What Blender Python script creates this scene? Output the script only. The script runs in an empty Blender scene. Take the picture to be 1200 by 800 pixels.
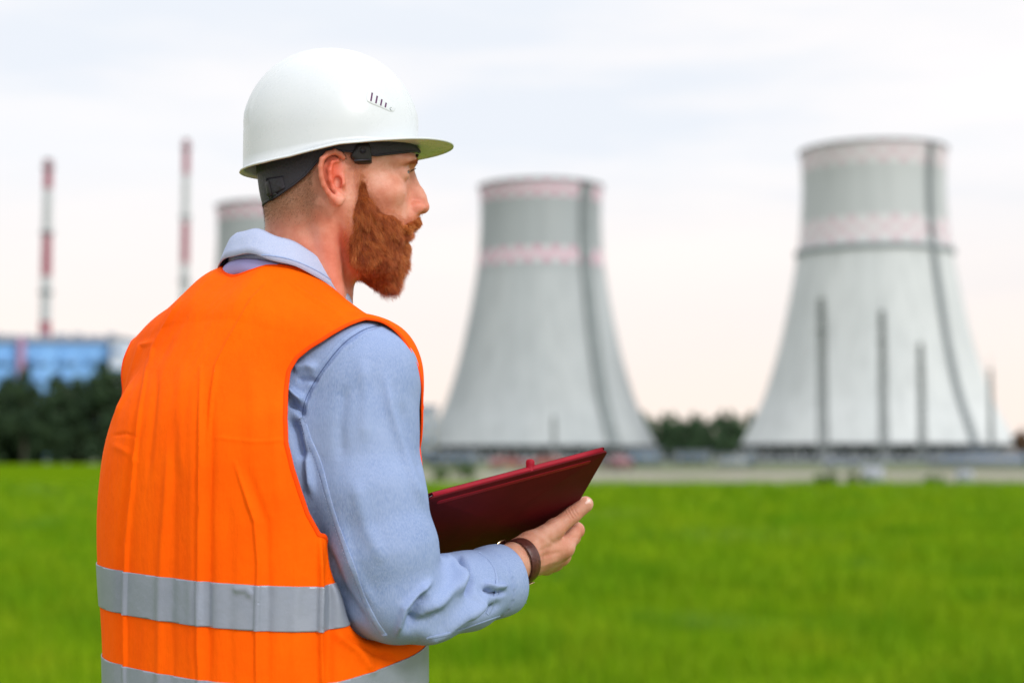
import bpy, bmesh, math, random
import numpy as np
from mathutils import Vector, Matrix
from mathutils.bvhtree import BVHTree
rng = np.random.default_rng(7); random.seed(7)
SC = bpy.context.scene; COL = SC.collection
f32 = np.float32

# ------------------------------------------------------------------ camera
FPX = 2000.0; HOR = 535.0; CAMZ = 1.27; D0 = 2.22
TILT = math.atan((HOR-400)/FPX)
cam_d = bpy.data.cameras.new('camera'); cam = bpy.data.objects.new('camera', cam_d); COL.objects.link(cam)
cam.location = (0, 0, CAMZ); cam.rotation_euler = (math.pi/2+TILT, 0, 0)
cam_d.sensor_width = 36; cam_d.lens = 36*FPX/1200; cam_d.clip_end = 20000; cam_d.clip_start = .05
cam_d.dof.use_dof = True; cam_d.dof.focus_distance = 2.16; cam_d.dof.aperture_fstop = 3.4
SC.camera = cam
CT, ST = math.cos(TILT), math.sin(TILT)
def P(px, py, dY=0.0, Y=None):
    """world point seen at photo pixel (px,py) at depth Y"""
    Y = D0+dY if Y is None else Y
    v = 400-py; y = FPX*CT - v*ST; z = FPX*ST + v*CT; s = Y/y
    return np.array([(px-600)*s, Y, CAMZ+z*s])
def proj(V):
    d = V-np.array([0, 0, CAMZ]); fy = d[:, 1]*CT+d[:, 2]*ST; fz = -d[:, 1]*ST+d[:, 2]*CT
    return 600+FPX*d[:, 0]/fy, 400-FPX*fz/fy

# ------------------------------------------------------------------ object helpers
def tag(o, label=None, cat=None, group=None, kind=None):
    for k, v in (('label', label), ('category', cat), ('group', group), ('kind', kind)):
        if v: o[k] = v
    return o
def mesh_np(name, V, F, smooth=True):
    """F: list of int arrays (n,3)/(n,4)"""
    me = bpy.data.meshes.new(name)
    if isinstance(F, np.ndarray): F = [F]
    F = [np.asarray(f) for f in F if len(f)]
    V = np.asarray(V, dtype=f32)
    nl = sum(f.size for f in F); nf = sum(len(f) for f in F)
    me.vertices.add(len(V)); me.vertices.foreach_set('co', V.ravel())
    me.loops.add(nl); me.polygons.add(nf)
    me.loops.foreach_set('vertex_index', np.concatenate([f.ravel() for f in F]).astype(np.int32))
    tot = np.concatenate([np.full(len(f), f.shape[1]) for f in F]); st = np.concatenate([[0], np.cumsum(tot)[:-1]])
    me.polygons.foreach_set('loop_start', st.astype(np.int32))
    if smooth: me.polygons.foreach_set('use_smooth', np.ones(nf, dtype=bool))
    me.update(calc_edges=True); me.validate()
    return me
def mobj(name, V, F, mat, parent=None, smooth=True):
    me = V if isinstance(V, bpy.types.Mesh) else mesh_np(name, V, F, smooth)
    o = bpy.data.objects.new(name, me); COL.objects.link(o)
    if mat: me.materials.append(mat)
    if parent: o.parent = parent
    return o
def empty(name, loc=(0, 0, 0), rz=0):
    o = bpy.data.objects.new(name, None); COL.objects.link(o); o.location = loc; o.rotation_euler = (0, 0, rz)
    o.empty_display_size = .2
    return o
def copy_tree(o, parent=None):
    c = o.copy(); COL.objects.link(c); c.parent = parent
    for ch in list(o.children): copy_tree(ch, c)
    return c
def set_attr(me, name, vals):
    a = me.attributes.new(name, 'FLOAT', 'POINT'); a.data.foreach_set('value', np.asarray(vals, dtype=f32))
class MB:
    def __init__(s): s.v = []; s.f3 = []; s.f4 = []; s.n = 0
    def add(s, V, F3=None, F4=None):
        V = np.asarray(V, float)
        if F3 is not None and len(F3): s.f3.append(np.asarray(F3)+s.n)
        if F4 is not None and len(F4): s.f4.append(np.asarray(F4)+s.n)
        s.v.append(V); s.n += len(V); return s
    def box(s, c, d, M=None):
        c = np.array(c, float); d = np.array(d, float)/2
        V = np.array([[x, y, z] for x in (-1, 1) for y in (-1, 1) for z in (-1, 1)])*d
        if M is not None: V = V@np.array(M).T
        return s.add(V+c, None, [[0, 1, 3, 2], [4, 6, 7, 5], [0, 4, 5, 1], [2, 3, 7, 6], [0, 2, 6, 4], [1, 5, 7, 3]])
    def tube(s, pts, rad, n=8, up=None, sx=1.0, sy=1.0, closed=False, caps=True):
        pts = np.asarray(pts, float); k = len(pts); rad = np.broadcast_to(rad, (k,))
        if closed: T = np.roll(pts, -1, 0)-np.roll(pts, 1, 0)
        else: T = np.gradient(pts, axis=0)
        T /= np.linalg.norm(T, axis=1)[:, None]+1e-12
        V = []
        if up is None:
            u = np.cross(T[0], [0, 0, 1.0]); 
            if np.linalg.norm(u) < 1e-3: u = np.cross(T[0], [1.0, 0, 0])
            ups = []
            for t in T:
                u = u-np.dot(u, t)*t; u /= np.linalg.norm(u); ups.append(u.copy())
            ups = np.array(ups)
        else:
            ups = np.broadcast_to(np.asarray(up, float), (k, 3)); ups = ups-np.sum(ups*T, 1)[:, None]*T; ups = ups/(np.linalg.norm(ups, axis=1)[:, None]+1e-12)
        W = np.cross(T, ups)
        for j in range(n):
            a = 2*math.pi*j/n
            V.append(pts+(ups*math.cos(a)*sx+W*math.sin(a)*sy)*rad[:, None])
        V = np.stack(V, 1).reshape(-1, 3)
        i = np.arange(k if closed else k-1)[:, None]; j = np.arange(n)[None]
        i2 = (i+1) % k; j2 = (j+1) % n
        F = np.stack([i*n+j, i2*n+j, i2*n+j2, i*n+j2], -1).reshape(-1, 4)
        F3 = []
        if caps and not closed:
            V = np.vstack([V, pts[:1], pts[-1:]]); c0 = k*n; c1 = c0+1
            F3 = [[c0, (q+1) % n, q] for q in range(n)]+[[c1, (k-1)*n+q, (k-1)*n+(q+1) % n] for q in range(n)]
        return s.add(V, F3 if len(F3) else None, F)
    def lathe(s, prof, n=48, c=(0, 0, 0), cap=False):
        prof = np.asarray(prof, float); k = len(prof); a = np.arange(n)*2*math.pi/n
        V = np.stack([prof[:, None, 0]*np.cos(a), prof[:, None, 0]*np.sin(a), np.broadcast_to(prof[:, None, 1], (k, n))], -1).reshape(-1, 3)+np.array(c)
        i = np.arange(k-1)[:, None]; j = np.arange(n)[None]; j2 = (j+1) % n
        F = np.stack([i*n+j, i*n+j2, (i+1)*n+j2, (i+1)*n+j], -1).reshape(-1, 4)
        return s.add(V, None, F)
    def get(s):
        F = []
        if s.f3: F.append(np.vstack(s.f3))
        if s.f4: F.append(np.vstack(s.f4))
        return np.vstack(s.v), F
    def build(s, name, mat, parent=None, smooth=False, off=None):
        V, F = s.get()
        if off is not None: V = V-np.array(off)
        return mobj(name, V, F, mat, parent, smooth)

# ------------------------------------------------------------------ materials
def new_mat(name):
    m = bpy.data.materials.new(name); m.use_nodes = True; nt = m.node_tree
    b = nt.nodes['Principled BSDF']; return m, nt, b
def N(nt, t, **kw):
    n = nt.nodes.new(t)
    for k, v in kw.items():
        if k in n.inputs: n.inputs[k].default_value = v
        else: setattr(n, k, v)
    return n
def L(nt, a, b): nt.links.new(a, b)
def ramp(nt, fac, stops):
    r = N(nt, 'ShaderNodeValToRGB'); e = r.color_ramp.elements
    while len(e) < len(stops): e.new(.5)
    for el, (p, c) in zip(e, stops): el.position = p; el.color = (*c, 1)
    L(nt, fac, r.inputs['Fac']); return r.outputs['Color']
def mixc(nt, fac, a, b, mode='MIX'):
    m = N(nt, 'ShaderNodeMix', data_type='RGBA', blend_type=mode)
    for s, v in ((m.inputs[0], fac), (m.inputs[6], a), (m.inputs[7], b)):
        if hasattr(v, 'links'): L(nt, v, s)
        elif isinstance(v, (int, float)): s.default_value = v
        else: s.default_value = (*v, 1)
    return m.outputs[2]
def noise(nt, scale, detail=4, rough=.5, vec=None, coord='Object', stretch=None):
    n = N(nt, 'ShaderNodeTexNoise'); n.inputs['Scale'].default_value = scale; n.inputs['Detail'].default_value = detail; n.inputs['Roughness'].default_value = rough
    if vec is None:
        tc = N(nt, 'ShaderNodeTexCoord'); vec = tc.outputs[coord]
    if stretch:
        mp = N(nt, 'ShaderNodeMapping'); mp.inputs['Scale'].default_value = stretch; L(nt, vec, mp.inputs['Vector']); vec = mp.outputs['Vector']
    L(nt, vec, n.inputs['Vector']); return n.outputs['Fac']
def bump(nt, b, h, strength, dist):
    bn = N(nt, 'ShaderNodeBump'); bn.inputs['Strength'].default_value = strength; bn.inputs['Distance'].default_value = dist
    L(nt, h, bn.inputs['Height'])
    if b.inputs['Normal'].links: L(nt, b.inputs['Normal'].links[0].from_socket, bn.inputs['Normal'])
    L(nt, bn.outputs['Normal'], b.inputs['Normal'])
def simple(name, c, rough=.6, metal=0, var=.25, scale=3, spec=.5, bmp=0, bscale=40, c2=None, stretch=None):
    m, nt, b = new_mat(name)
    n = noise(nt, scale, 5, .6, stretch=stretch); c2 = c2 or tuple(x*(1-var) for x in c)
    L(nt, ramp(nt, n, [(.3, c2), (.7, c)]), b.inputs['Base Color'])
    b.inputs['Roughness'].default_value = rough; b.inputs['Metallic'].default_value = metal; b.inputs['Specular IOR Level'].default_value = spec
    if bmp: bump(nt, b, noise(nt, bscale, 4), bmp, .01)
    return m
def attr(nt, name):
    a = N(nt, 'ShaderNodeAttribute', attribute_name=name); return a.outputs['Fac']

# ------------------------------------------------------------------ SDF kit
def smin(a, b, k):
    h = np.maximum(k-np.abs(a-b), 0)/k
    return np.minimum(a, b)-h*h*k*f32(.25)
def smax(a, b, k): return -smin(-a, -b, k)
def ell(X, c, r):
    x, y, z = X[0]-f32(c[0]), X[1]-f32(c[1]), X[2]-f32(c[2]); r = [f32(q) for q in r]
    k0 = np.sqrt((x/r[0])**2+(y/r[1])**2+(z/r[2])**2); k1 = np.sqrt((x/r[0]**2)**2+(y/r[1]**2)**2+(z/r[2]**2)**2)+f32(1e-9)
    return k0*(k0-1)/k1
def sph(X, c, r): return np.sqrt((X[0]-f32(c[0]))**2+(X[1]-f32(c[1]))**2+(X[2]-f32(c[2]))**2)-f32(r)
def cap(X, a, b, ra, rb):
    a = [f32(q) for q in a]; b = [f32(q) for q in b]; d = [b[i]-a[i] for i in range(3)]; dd = sum(q*q for q in d)+f32(1e-12)
    px = [X[i]-a[i] for i in range(3)]
    t = np.clip((px[0]*d[0]+px[1]*d[1]+px[2]*d[2])/dd, 0, 1)
    return np.sqrt((px[0]-d[0]*t)**2+(px[1]-d[1]*t)**2+(px[2]-d[2]*t)**2)-(f32(ra)+f32(rb-ra)*t)
def chain(X, pts, rs, k=.01):
    d = None
    for i in range(len(pts)-1):
        e = cap(X, pts[i], pts[i+1], rs[i], rs[i+1]); d = e if d is None else smin(d, e, k)
    return d
def grid(lo, hi, h):
    ax = [np.arange(lo[i], hi[i]+h, h, dtype=f32) for i in range(3)]
    return ax, np.meshgrid(*ax, indexing='ij', sparse=True)
def nets(fn, lo, hi, h):
    """surface nets over fn(X) -> V, quads"""
    ax, X = grid(lo, hi, h); D = np.ascontiguousarray(np.broadcast_to(fn(X), tuple(len(a) for a in ax))).astype(f32)
    S = D < 0; nx, ny, nz = D.shape
    acc = np.zeros((nx-1, ny-1, nz-1, 3), f32); cnt = np.zeros((nx-1, ny-1, nz-1), f32)
    cr = []
    for axn in range(3):
        sl0 = [slice(None)]*3; sl1 = [slice(None)]*3; sl0[axn] = slice(0, -1); sl1[axn] = slice(1, None)
        d0 = D[tuple(sl0)]; d1 = D[tuple(sl1)]; c = S[tuple(sl0)] != S[tuple(sl1)]; idx = np.argwhere(c)
        t = d0[c]/(d0[c]-d1[c]); pos = idx.astype(f32); pos[:, axn] += t
        o1, o2 = [(1, 2), (0, 2), (0, 1)][axn]
        for a in (0, 1):
            for b in (0, 1):
                ii = idx.copy(); ii[:, o1] -= a; ii[:, o2] -= b
                ok = (ii >= 0).all(1) & (ii[:, 0] < nx-1) & (ii[:, 1] < ny-1) & (ii[:, 2] < nz-1)
                np.add.at(acc, tuple(ii[ok].T), pos[ok]); np.add.at(cnt, tuple(ii[ok].T), 1)
        cr.append((axn, idx, S[tuple(sl0)][c]))
    vid = -np.ones((nx-1, ny-1, nz-1), np.int64); m = cnt > 0; vid[m] = np.arange(m.sum())
    V = acc[m]/cnt[m][:, None]*h+np.array([a[0] for a in ax], f32)
    Q = []
    for axn, idx, ins in cr:
        o1, o2 = [(1, 2), (2, 0), (0, 1)][axn]
        ok = (idx[:, o1] > 0) & (idx[:, o2] > 0) & (idx[:, o1] < D.shape[o1]-1) & (idx[:, o2] < D.shape[o2]-1)
        idx = idx[ok]; ins = ins[ok]
        q = []
        for a, b in ((1, 1), (0, 1), (0, 0), (1, 0)):
            ii = idx.copy(); ii[:, o1] -= a; ii[:, o2] -= b; q.append(vid[tuple(ii.T)])
        q = np.stack(q, 1); q[~ins] = q[~ins][:, ::-1]; Q.append(q)
    Q = np.vstack(Q)
    return V.astype(float), Q[(Q >= 0).all(1)]
def tri(F):
    F = np.asarray(F)
    return F if F.shape[1] == 3 else np.vstack([F[:, [0, 1, 2]], F[:, [0, 2, 3]]])
def vnormals(V, F):
    T = tri(F); n = np.cross(V[T[:, 1]]-V[T[:, 0]], V[T[:, 2]]-V[T[:, 0]]); Nn = np.zeros_like(V)
    for i in range(3): np.add.at(Nn, T[:, i], n)
    return Nn/(np.linalg.norm(Nn, axis=1)[:, None]+1e-12)
def smooth(V, F, it=3, lam=.5):
    E = np.vstack([F[:, [i, (i+1) % F.shape[1]]] for i in range(F.shape[1])]); E = np.vstack([E, E[:, ::-1]])
    cnt = np.bincount(E[:, 0], minlength=len(V))[:, None]+1e-9
    for q in range(it):
        for l in (lam, -lam*1.03):
            A = np.stack([np.bincount(E[:, 0], weights=V[E[:, 1], i], minlength=len(V)) for i in range(3)], 1)/cnt
            V = V+l*(A-V)
    return V
def clip(V, F, g):
    """keep g<0"""
    T = tri(F); s = g[T] < 0; n = s.sum(1)
    keep = [T[n == 3]]; V = list(V); ed = {}
    def cut(a, b):
        k = (a, b) if a < b else (b, a)
        if k not in ed:
            t = g[a]/(g[a]-g[b]); ed[k] = len(V); V.append(V[a]+(V[b]-V[a])*t)
        return ed[k]
    new = []
    for t, ss, c in zip(T[(n > 0) & (n < 3)], s[(n > 0) & (n < 3)], n[(n > 0) & (n < 3)]):
        i = int(np.argmax(ss)) if c == 1 else int(np.argmin(ss))
        a, b, d = int(t[i]), int(t[(i+1) % 3]), int(t[(i+2) % 3])
        ab, ad = cut(a, b), cut(a, d)
        if c == 1: new.append((a, ab, ad))
        else: new += [(ab, b, d), (ab, d, ad)]
    if new: keep.append(np.array(new))
    T = np.vstack(keep); V = np.array(V); u, inv = np.unique(T, return_inverse=True)
    return V[u], inv.reshape(T.shape)
def compact(V, T):
    u, inv = np.unique(T, return_inverse=True); return V[u], inv.reshape(T.shape)
def boundary(V, T):
    E = np.vstack([T[:, [0, 1]], T[:, [1, 2]], T[:, [2, 0]]]); key = np.sort(E, 1)
    _, i, c = np.unique(key, axis=0, return_index=True, return_counts=True)
    B = E[i[c == 1]]; nx = {int(a): int(b) for a, b in B}; loops = []
    while nx:
        s, _ = next(iter(nx.items())); lp = [s]; cur = nx.pop(s)
        while cur != s and cur in nx: lp.append(cur); cur = nx.pop(cur)
        loops.append(lp)
    return loops
def shell(V, T, th, Nn=None):
    """give a sheet thickness th inward; returns V, tris, quads"""
    Nn = vnormals(V, T) if Nn is None else Nn
    n = len(V); V2 = np.vstack([V, V-Nn*th]); q = []
    for lp in boundary(V, T):
        l = np.array(lp); m = np.roll(l, -1); q.append(np.stack([l, l+n, m+n, m], 1))
    return V2, np.vstack([T, T[:, ::-1]+n]), (np.vstack(q) if q else np.zeros((0, 4), int))
def poly_dist(px, py, line):
    """distance in px of points to a polyline and position along it 0..1"""
    line = np.asarray(line, float); best = np.full(px.shape, 1e9); tt = np.zeros(px.shape)
    seg = np.linalg.norm(np.diff(line, axis=0), axis=1); cum = np.concatenate([[0], np.cumsum(seg)])
    for i in range(len(line)-1):
        a, b = line[i], line[i+1]; d = b-a; t = np.clip(((px-a[0])*d[0]+(py-a[1])*d[1])/(d@d), 0, 1)
        e = np.hypot(px-a[0]-d[0]*t, py-a[1]-d[1]*t); m = e < best; best[m] = e[m]; tt[m] = (cum[i]+seg[i]*t[m])/cum[-1]
    return best, tt
def folds(V, F, lst):
    """press real folds (ridges > 0, valleys < 0) into a cloth mesh: (polyline, height m, width px)"""
    Nn = vnormals(V, F); px, py = proj(V); front = np.clip(((Nn*(np.array([0, 0, CAMZ])-V)).sum(1)/np.linalg.norm(V-np.array([0, 0, CAMZ]), axis=1)+.05)*4, 0, 1)
    d = np.zeros(len(V))
    for line, amp, w in lst:
        e, t = poly_dist(px, py, line); taper = np.clip(np.minimum(t, 1-t)*5+.15, 0, 1)
        d += amp*np.exp(-(e/w)**2)*taper
    return V+Nn*(d*front)[:, None]
def spline(pts, n):
    pts = np.asarray(pts, float); k = len(pts); ch = np.concatenate([[0], np.cumsum(np.linalg.norm(np.diff(pts, axis=0), axis=1)**.5)])
    ext = np.vstack([2*pts[0]-pts[1], pts, 2*pts[-1]-pts[-2]]); out = []
    for s in np.linspace(0, ch[-1], n):
        i = min(int(np.searchsorted(ch, s, 'right'))-1, k-2); t = (s-ch[i])/(ch[i+1]-ch[i]); p0, p1, p2, p3 = ext[i:i+4]
        out.append(.5*((2*p1)+(-p0+p2)*t+(2*p0-5*p1+4*p2-p3)*t*t+(-p0+3*p1-3*p2+p3)*t**3))
    return np.array(out)
def bvh(V, F): return BVHTree.FromPolygons([tuple(v) for v in V.tolist()], [tuple(f) for f in tri(F).tolist()])
def cast(B, px, py):
    o = Vector((0, 0, CAMZ)); d = Vector(P(px, py))-o; h = B.ray_cast(o, d.normalized())
    return (np.array(h[0]), np.array(h[1])) if h[0] is not None else (None, None)
def on_surface(B, line, n=40, lift=0.001):
    pts = []; nr = []
    for x, y in spline(line, n):
        p, q = cast(B, x, y)
        if p is not None:
            if q@(np.array([0, 0, CAMZ])-p) < 0: q = -q
            pts.append(p+q*lift); nr.append(q)
    return np.array(pts), np.array(nr)
def sample(V, T, n, w=None):
    A = np.linalg.norm(np.cross(V[T[:, 1]]-V[T[:, 0]], V[T[:, 2]]-V[T[:, 0]]), axis=1)
    if w is not None: A = A*w[T].mean(1)
    i = rng.choice(len(T), n, p=A/A.sum()); r1 = np.sqrt(rng.random(n))[:, None]; r2 = rng.random(n)[:, None]
    a, b, c = V[T[i, 0]], V[T[i, 1]], V[T[i, 2]]; Nn = vnormals(V, T)
    nn = (Nn[T[i, 0]]+Nn[T[i, 1]]+Nn[T[i, 2]]); nn /= np.linalg.norm(nn, axis=1)[:, None]
    return a*(1-r1)+b*(r1*(1-r2))+c*(r1*r2), nn
def strands(path, width):
    """path (n,k,3) hair paths, width (n,) -> tapered 3-sided strands"""
    n, k, _ = path.shape; T = np.gradient(path, axis=1); T /= np.linalg.norm(T, axis=2)[..., None]+1e-12
    u = np.cross(T, rng.normal(size=(n, 1, 3))); u /= np.linalg.norm(u, axis=2)[..., None]+1e-12; w = np.cross(T, u)
    tp = np.linspace(1, .25, k)[None, :, None]*width[:, None, None]
    V = np.stack([path+(u*math.cos(a)+w*math.sin(a))*tp for a in (0, 2.094, 4.189)], 2).reshape(-1, 3)
    b = (np.arange(n)*k*3)[:, None, None]; i = (np.arange(k-1)*3)[None, :, None]; j = np.arange(3)[None, None]; j2 = (j+1) % 3
    F = np.stack([b+i+j, b+i+j2, b+i+3+j2, b+i+3+j], -1).reshape(-1, 4)
    return V, F
# ================================================================== PERSON
PSI = math.radians(38); OB = np.array([-.32, 2.22, 0.])
MBd = np.array([[math.cos(PSI), -math.sin(PSI), 0], [math.sin(PSI), math.cos(PSI), 0], [0, 0, 1.]])   # rows: right, forward, up
bw = lambda V: OB+np.asarray(V)@MBd
wb = lambda V: (np.asarray(V)-OB)@MBd.T
HY = math.radians(9)
MH = np.array([[math.cos(HY), math.sin(HY), 0], [-math.sin(HY), math.cos(HY), 0], [0, 0, 1.]])        # rows: forward, left, up
OH = P(395, 215, Y=2.148)+.073*MH[1]
hw = lambda V: OH+np.asarray(V)@MH
wh = lambda V: (np.asarray(V)-OH)@MH.T
def hl(px, py, l):
    """head-local (a,c) of a photo pixel on the plane left=l"""
    o = np.array([0, 0, CAMZ]); d = P(px, py)-o; t = (l-np.dot(o-OH, MH[1]))/np.dot(d, MH[1]); q = wh(o+d*t); return q[0], q[2]
def Xw(X, inv): return X

# ---- materials
m_skin, nt, b = new_mat('skin')
base = ramp(nt, noise(nt, 38, 5, .6), [(.32, (.58, .22, .145)), (.5, (.67, .31, .215)), (.68, (.75, .41, .31))])
fr = ramp(nt, noise(nt, 620, 2, .5), [(.60, (0, 0, 0)), (.72, (1, 1, 1))])
base = mixc(nt, mixc(nt, .28, (0, 0, 0), fr), base, (.42, .17, .09))
base = mixc(nt, attr(nt, 'red'), base, (.74, .13, .07))
base = mixc(nt, attr(nt, 'stub'), base, (.33, .17, .10))
base = mixc(nt, attr(nt, 'lip'), base, (.50, .13, .11))
L(nt, base, b.inputs['Base Color']); b.inputs['Roughness'].default_value = .5; b.inputs['Specular IOR Level'].default_value = .35
b.inputs['Subsurface Weight'].default_value = .25; b.inputs['Subsurface Radius'].default_value = (1, .3, .15); b.inputs['Subsurface Scale'].default_value = .006
bump(nt, b, noise(nt, 420, 4, .6), .35, .0012); bump(nt, b, noise(nt, 90, 3, .5), .2, .002)
def cloth(name, c1, c2, weave=900, rough=.85, bs=.25, nscale=7, sheen=.0, streak=None, spec=.12):
    m, nt, b = new_mat(name)
    tc = N(nt, 'ShaderNodeTexCoord'); n1 = noise(nt, nscale, 6, .65, tc.outputs['Object']); n2 = noise(nt, weave, 2, .5, tc.outputs['Object'], stretch=(1, 1, .14))
    col = ramp(nt, n1, [(.3, c1), (.7, c2)])
    if streak:
        col = mixc(nt, ramp(nt, n2, [(.35, (0, 0, 0)), (.65, (.8, .8, .8))]), col, streak)
    L(nt, col, b.inputs['Base Color']); b.inputs['Roughness'].default_value = rough; b.inputs['Sheen Weight'].default_value = sheen; b.inputs['Specular IOR Level'].default_value = spec
    bump(nt, b, n2, bs, .0008); bump(nt, b, noise(nt, 45, 4, .6, tc.outputs['Object']), .25, .003)
    return m
m_shirt = cloth('chambray', (.165, .25, .475), (.29, .38, .60), 1100, streak=(.32, .41, .63), bs=.5, nscale=8)
m_seam = cloth('chambray_seam', (.24, .34, .59), (.36, .46, .70), 1300, nscale=160)
m_vest = cloth('vest_orange', (.93, .10, .0008), (1.0, .135, .001), 1100, rough=.8, bs=.15, sheen=0, spec=.06)
nt = m_vest.node_tree; bump(nt, nt.nodes['Principled BSDF'], noise(nt, 16, 5, .6, stretch=(1, 1, .22)), .45, .012); bump(nt, nt.nodes['Principled BSDF'], noise(nt, 60, 3, .6, stretch=(1, 1, .6)), .25, .003)
m_bind = cloth('vest_binding', (.92, .062, .003), (.97, .085, .003), 700, rough=.75, sheen=0, spec=.06)
m_tape = cloth('reflective_tape', (.26, .30, .38), (.34, .38, .46), 1500, rough=.42, bs=.2, sheen=0)
m_tape.node_tree.nodes['Principled BSDF'].inputs['Metallic'].default_value = .35
m_trous = cloth('trouser_cloth', (.03, .035, .05), (.045, .05, .07), 800)
m_boot = simple('boot_leather', (.05, .03, .02), .5)
m_sole = simple('boot_sole', (.02, .02, .02), .8)
m_helmet, nt, b = new_mat('helmet_plastic'); L(nt, ramp(nt, noise(nt, 9, 5, .6), [(.3, (.60, .655, .69)), (.7, (.65, .70, .725))]), b.inputs['Base Color']); b.inputs['Roughness'].default_value = .28; b.inputs['Specular IOR Level'].default_value = .45
L(nt, ramp(nt, noise(nt, 30, 6, .7), [(.35, (.24,)*3), (.7, (.36,)*3)]), b.inputs['Roughness']); bump(nt, b, noise(nt, 60, 3, .5), .05, .001)
m_band = simple('headband_plastic', (.022, .022, .034), .55, bmp=.2, bscale=300)
m_dark = simple('dark_webbing', (.03, .026, .028), .8)
m_black = simple('black_rubber', (.012, .012, .014), .45)
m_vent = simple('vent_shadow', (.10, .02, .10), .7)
m_strap, nt, b = new_mat('strap_leather'); L(nt, ramp(nt, noise(nt, 160, 4, .7), [(.3, (.05, .012, .01)), (.7, (.11, .03, .022))]), b.inputs['Base Color']); b.inputs['Roughness'].default_value = .38; bump(nt, b, noise(nt, 300, 4, .6), .4, .002)
m_gold = simple('gold_metal', (.75, .55, .32), .25, metal=1)
m_nail = simple('nail', (.80, .52, .45), .3, scale=60, var=.1)
m_board, nt, b = new_mat('red_faux_leather'); L(nt, ramp(nt, noise(nt, 25, 5, .6), [(.3, (.085, .002, .006)), (.7, (.115, .003, .008))]), b.inputs['Base Color']); b.inputs['Roughness'].default_value = .7; b.inputs['Specular IOR Level'].default_value = .15; bump(nt, b, noise(nt, 500, 3, .6), .25, .001)  # darker than the edge red: the underside's shade is put into the colour
m_boardedge = simple('red_edge', (.33, .004, .02), .55, scale=40, spec=.2)  # brighter red, with the light caught by the folder's top edge put in
m_paper = simple('paper', (.75, .74, .71), .8, var=.05)
m_hair, nt, b = new_mat('ginger_hair')
rc = ramp(nt, attr(nt, 'rnd'), [(0, (.20, .032, .006)), (.35, (.44, .09, .015)), (.7, (.72, .22, .045)), (1, (.95, .50, .18))])
L(nt, rc, b.inputs['Base Color']); b.inputs['Roughness'].default_value = .42; b.inputs['Specular IOR Level'].default_value = .5
m_short, nt, b = new_mat('cropped_hair')
rc = ramp(nt, attr(nt, 'rnd'), [(0, (.06, .03, .018)), (.6, (.20, .10, .05)), (1, (.34, .19, .10))]); L(nt, rc, b.inputs['Base Color']); b.inputs['Roughness'].default_value = .6
m_eye, nt, b = new_mat('eye')
tc = N(nt, 'ShaderNodeTexCoord'); sx = N(nt, 'ShaderNodeSeparateXYZ'); L(nt, tc.outputs['Object'], sx.inputs[0])
L(nt, ramp(nt, attr(nt, 'iris'), [(0, (.02, .02, .02)), (.2, (.02, .02, .02)), (.23, (.07, .09, .08)), (.52, (.10, .12, .11)), (.57, (.27, .21, .19))]), b.inputs['Base Color']); b.inputs['Roughness'].default_value = .35; b.inputs['Specular IOR Level'].default_value = .25

# ---- head, neck
EARP = [(403, 184), (399, 180.5), (392, 178), (384, 181), (377, 188), (375, 197), (376, 208), (379, 218), (384, 226), (390, 232), (396, 237.5)]
def ear3(px, py, out=0.):
    a, c = hl(px, py, -.082); return (a, -(.0725+out+max(0, (.012-a))*.42), c)
ear_h = [ear3(x, y, .004) for x, y in EARP]
def ear_sdf(X):
    Xm = (X[0], -np.abs(X[1]), X[2])
    d = chain(Xm, ear_h, [.003, .0034, .0036, .0036, .0034, .0034, .0034, .0033, .0034, .004, .0045], .002)
    d = smin(d, sph(Xm, ear3(399, 233, .003), .0058), .006)                                              # lobe
    ah = [ear3(*q, .001) for q in ((396, 188), (389, 191), (386, 200), (387, 211), (391, 221), (397, 227))]
    d = smin(d, chain(Xm, ah, [.0022, .0026, .003, .003, .0032, .003], .003), .0045)                        # antihelix
    d = smin(d, chain(Xm, [ear3(402, 206, -.001), ear3(401.5, 214, .002), ear3(403, 220, -.002)], [.003, .0036, .003], .003), .004)   # tragus
    # thin back plate of the auricle
    pl = None
    for q in ((388, 190), (383, 200), (384, 212), (390, 222), (394, 230), (396, 196), (394, 208)):
        e = ear3(*q, -.005); s = ell(Xm, e, (.0095, .0035, .0105)); pl = s if pl is None else smin(pl, s, .004)
    d = smin(d, pl, .003)
    d = smax(d, -ell(Xm, ear3(396, 213, .0005), (.0052, .0105, .0085)), .002)                                 # concha
    d = smax(d, -ell(Xm, ear3(394, 196, .003), (.0038, .0035, .0065)), .002)
    return d
nk1 = wh(P(362, 252, 0)); nk2 = wh(P(356, 340, .01)); nk3 = wh(P(350, 380, .01))
def skull_sdf(X):
    Xm = (X[0], np.abs(X[1]), X[2])
    d = ell(X, (.004, 0, .055), (.103, .0765, .09))
    d = smin(d, ell(X, (-.012, 0, .0), (.078, .067, .062)), .02)
    return d
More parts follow.
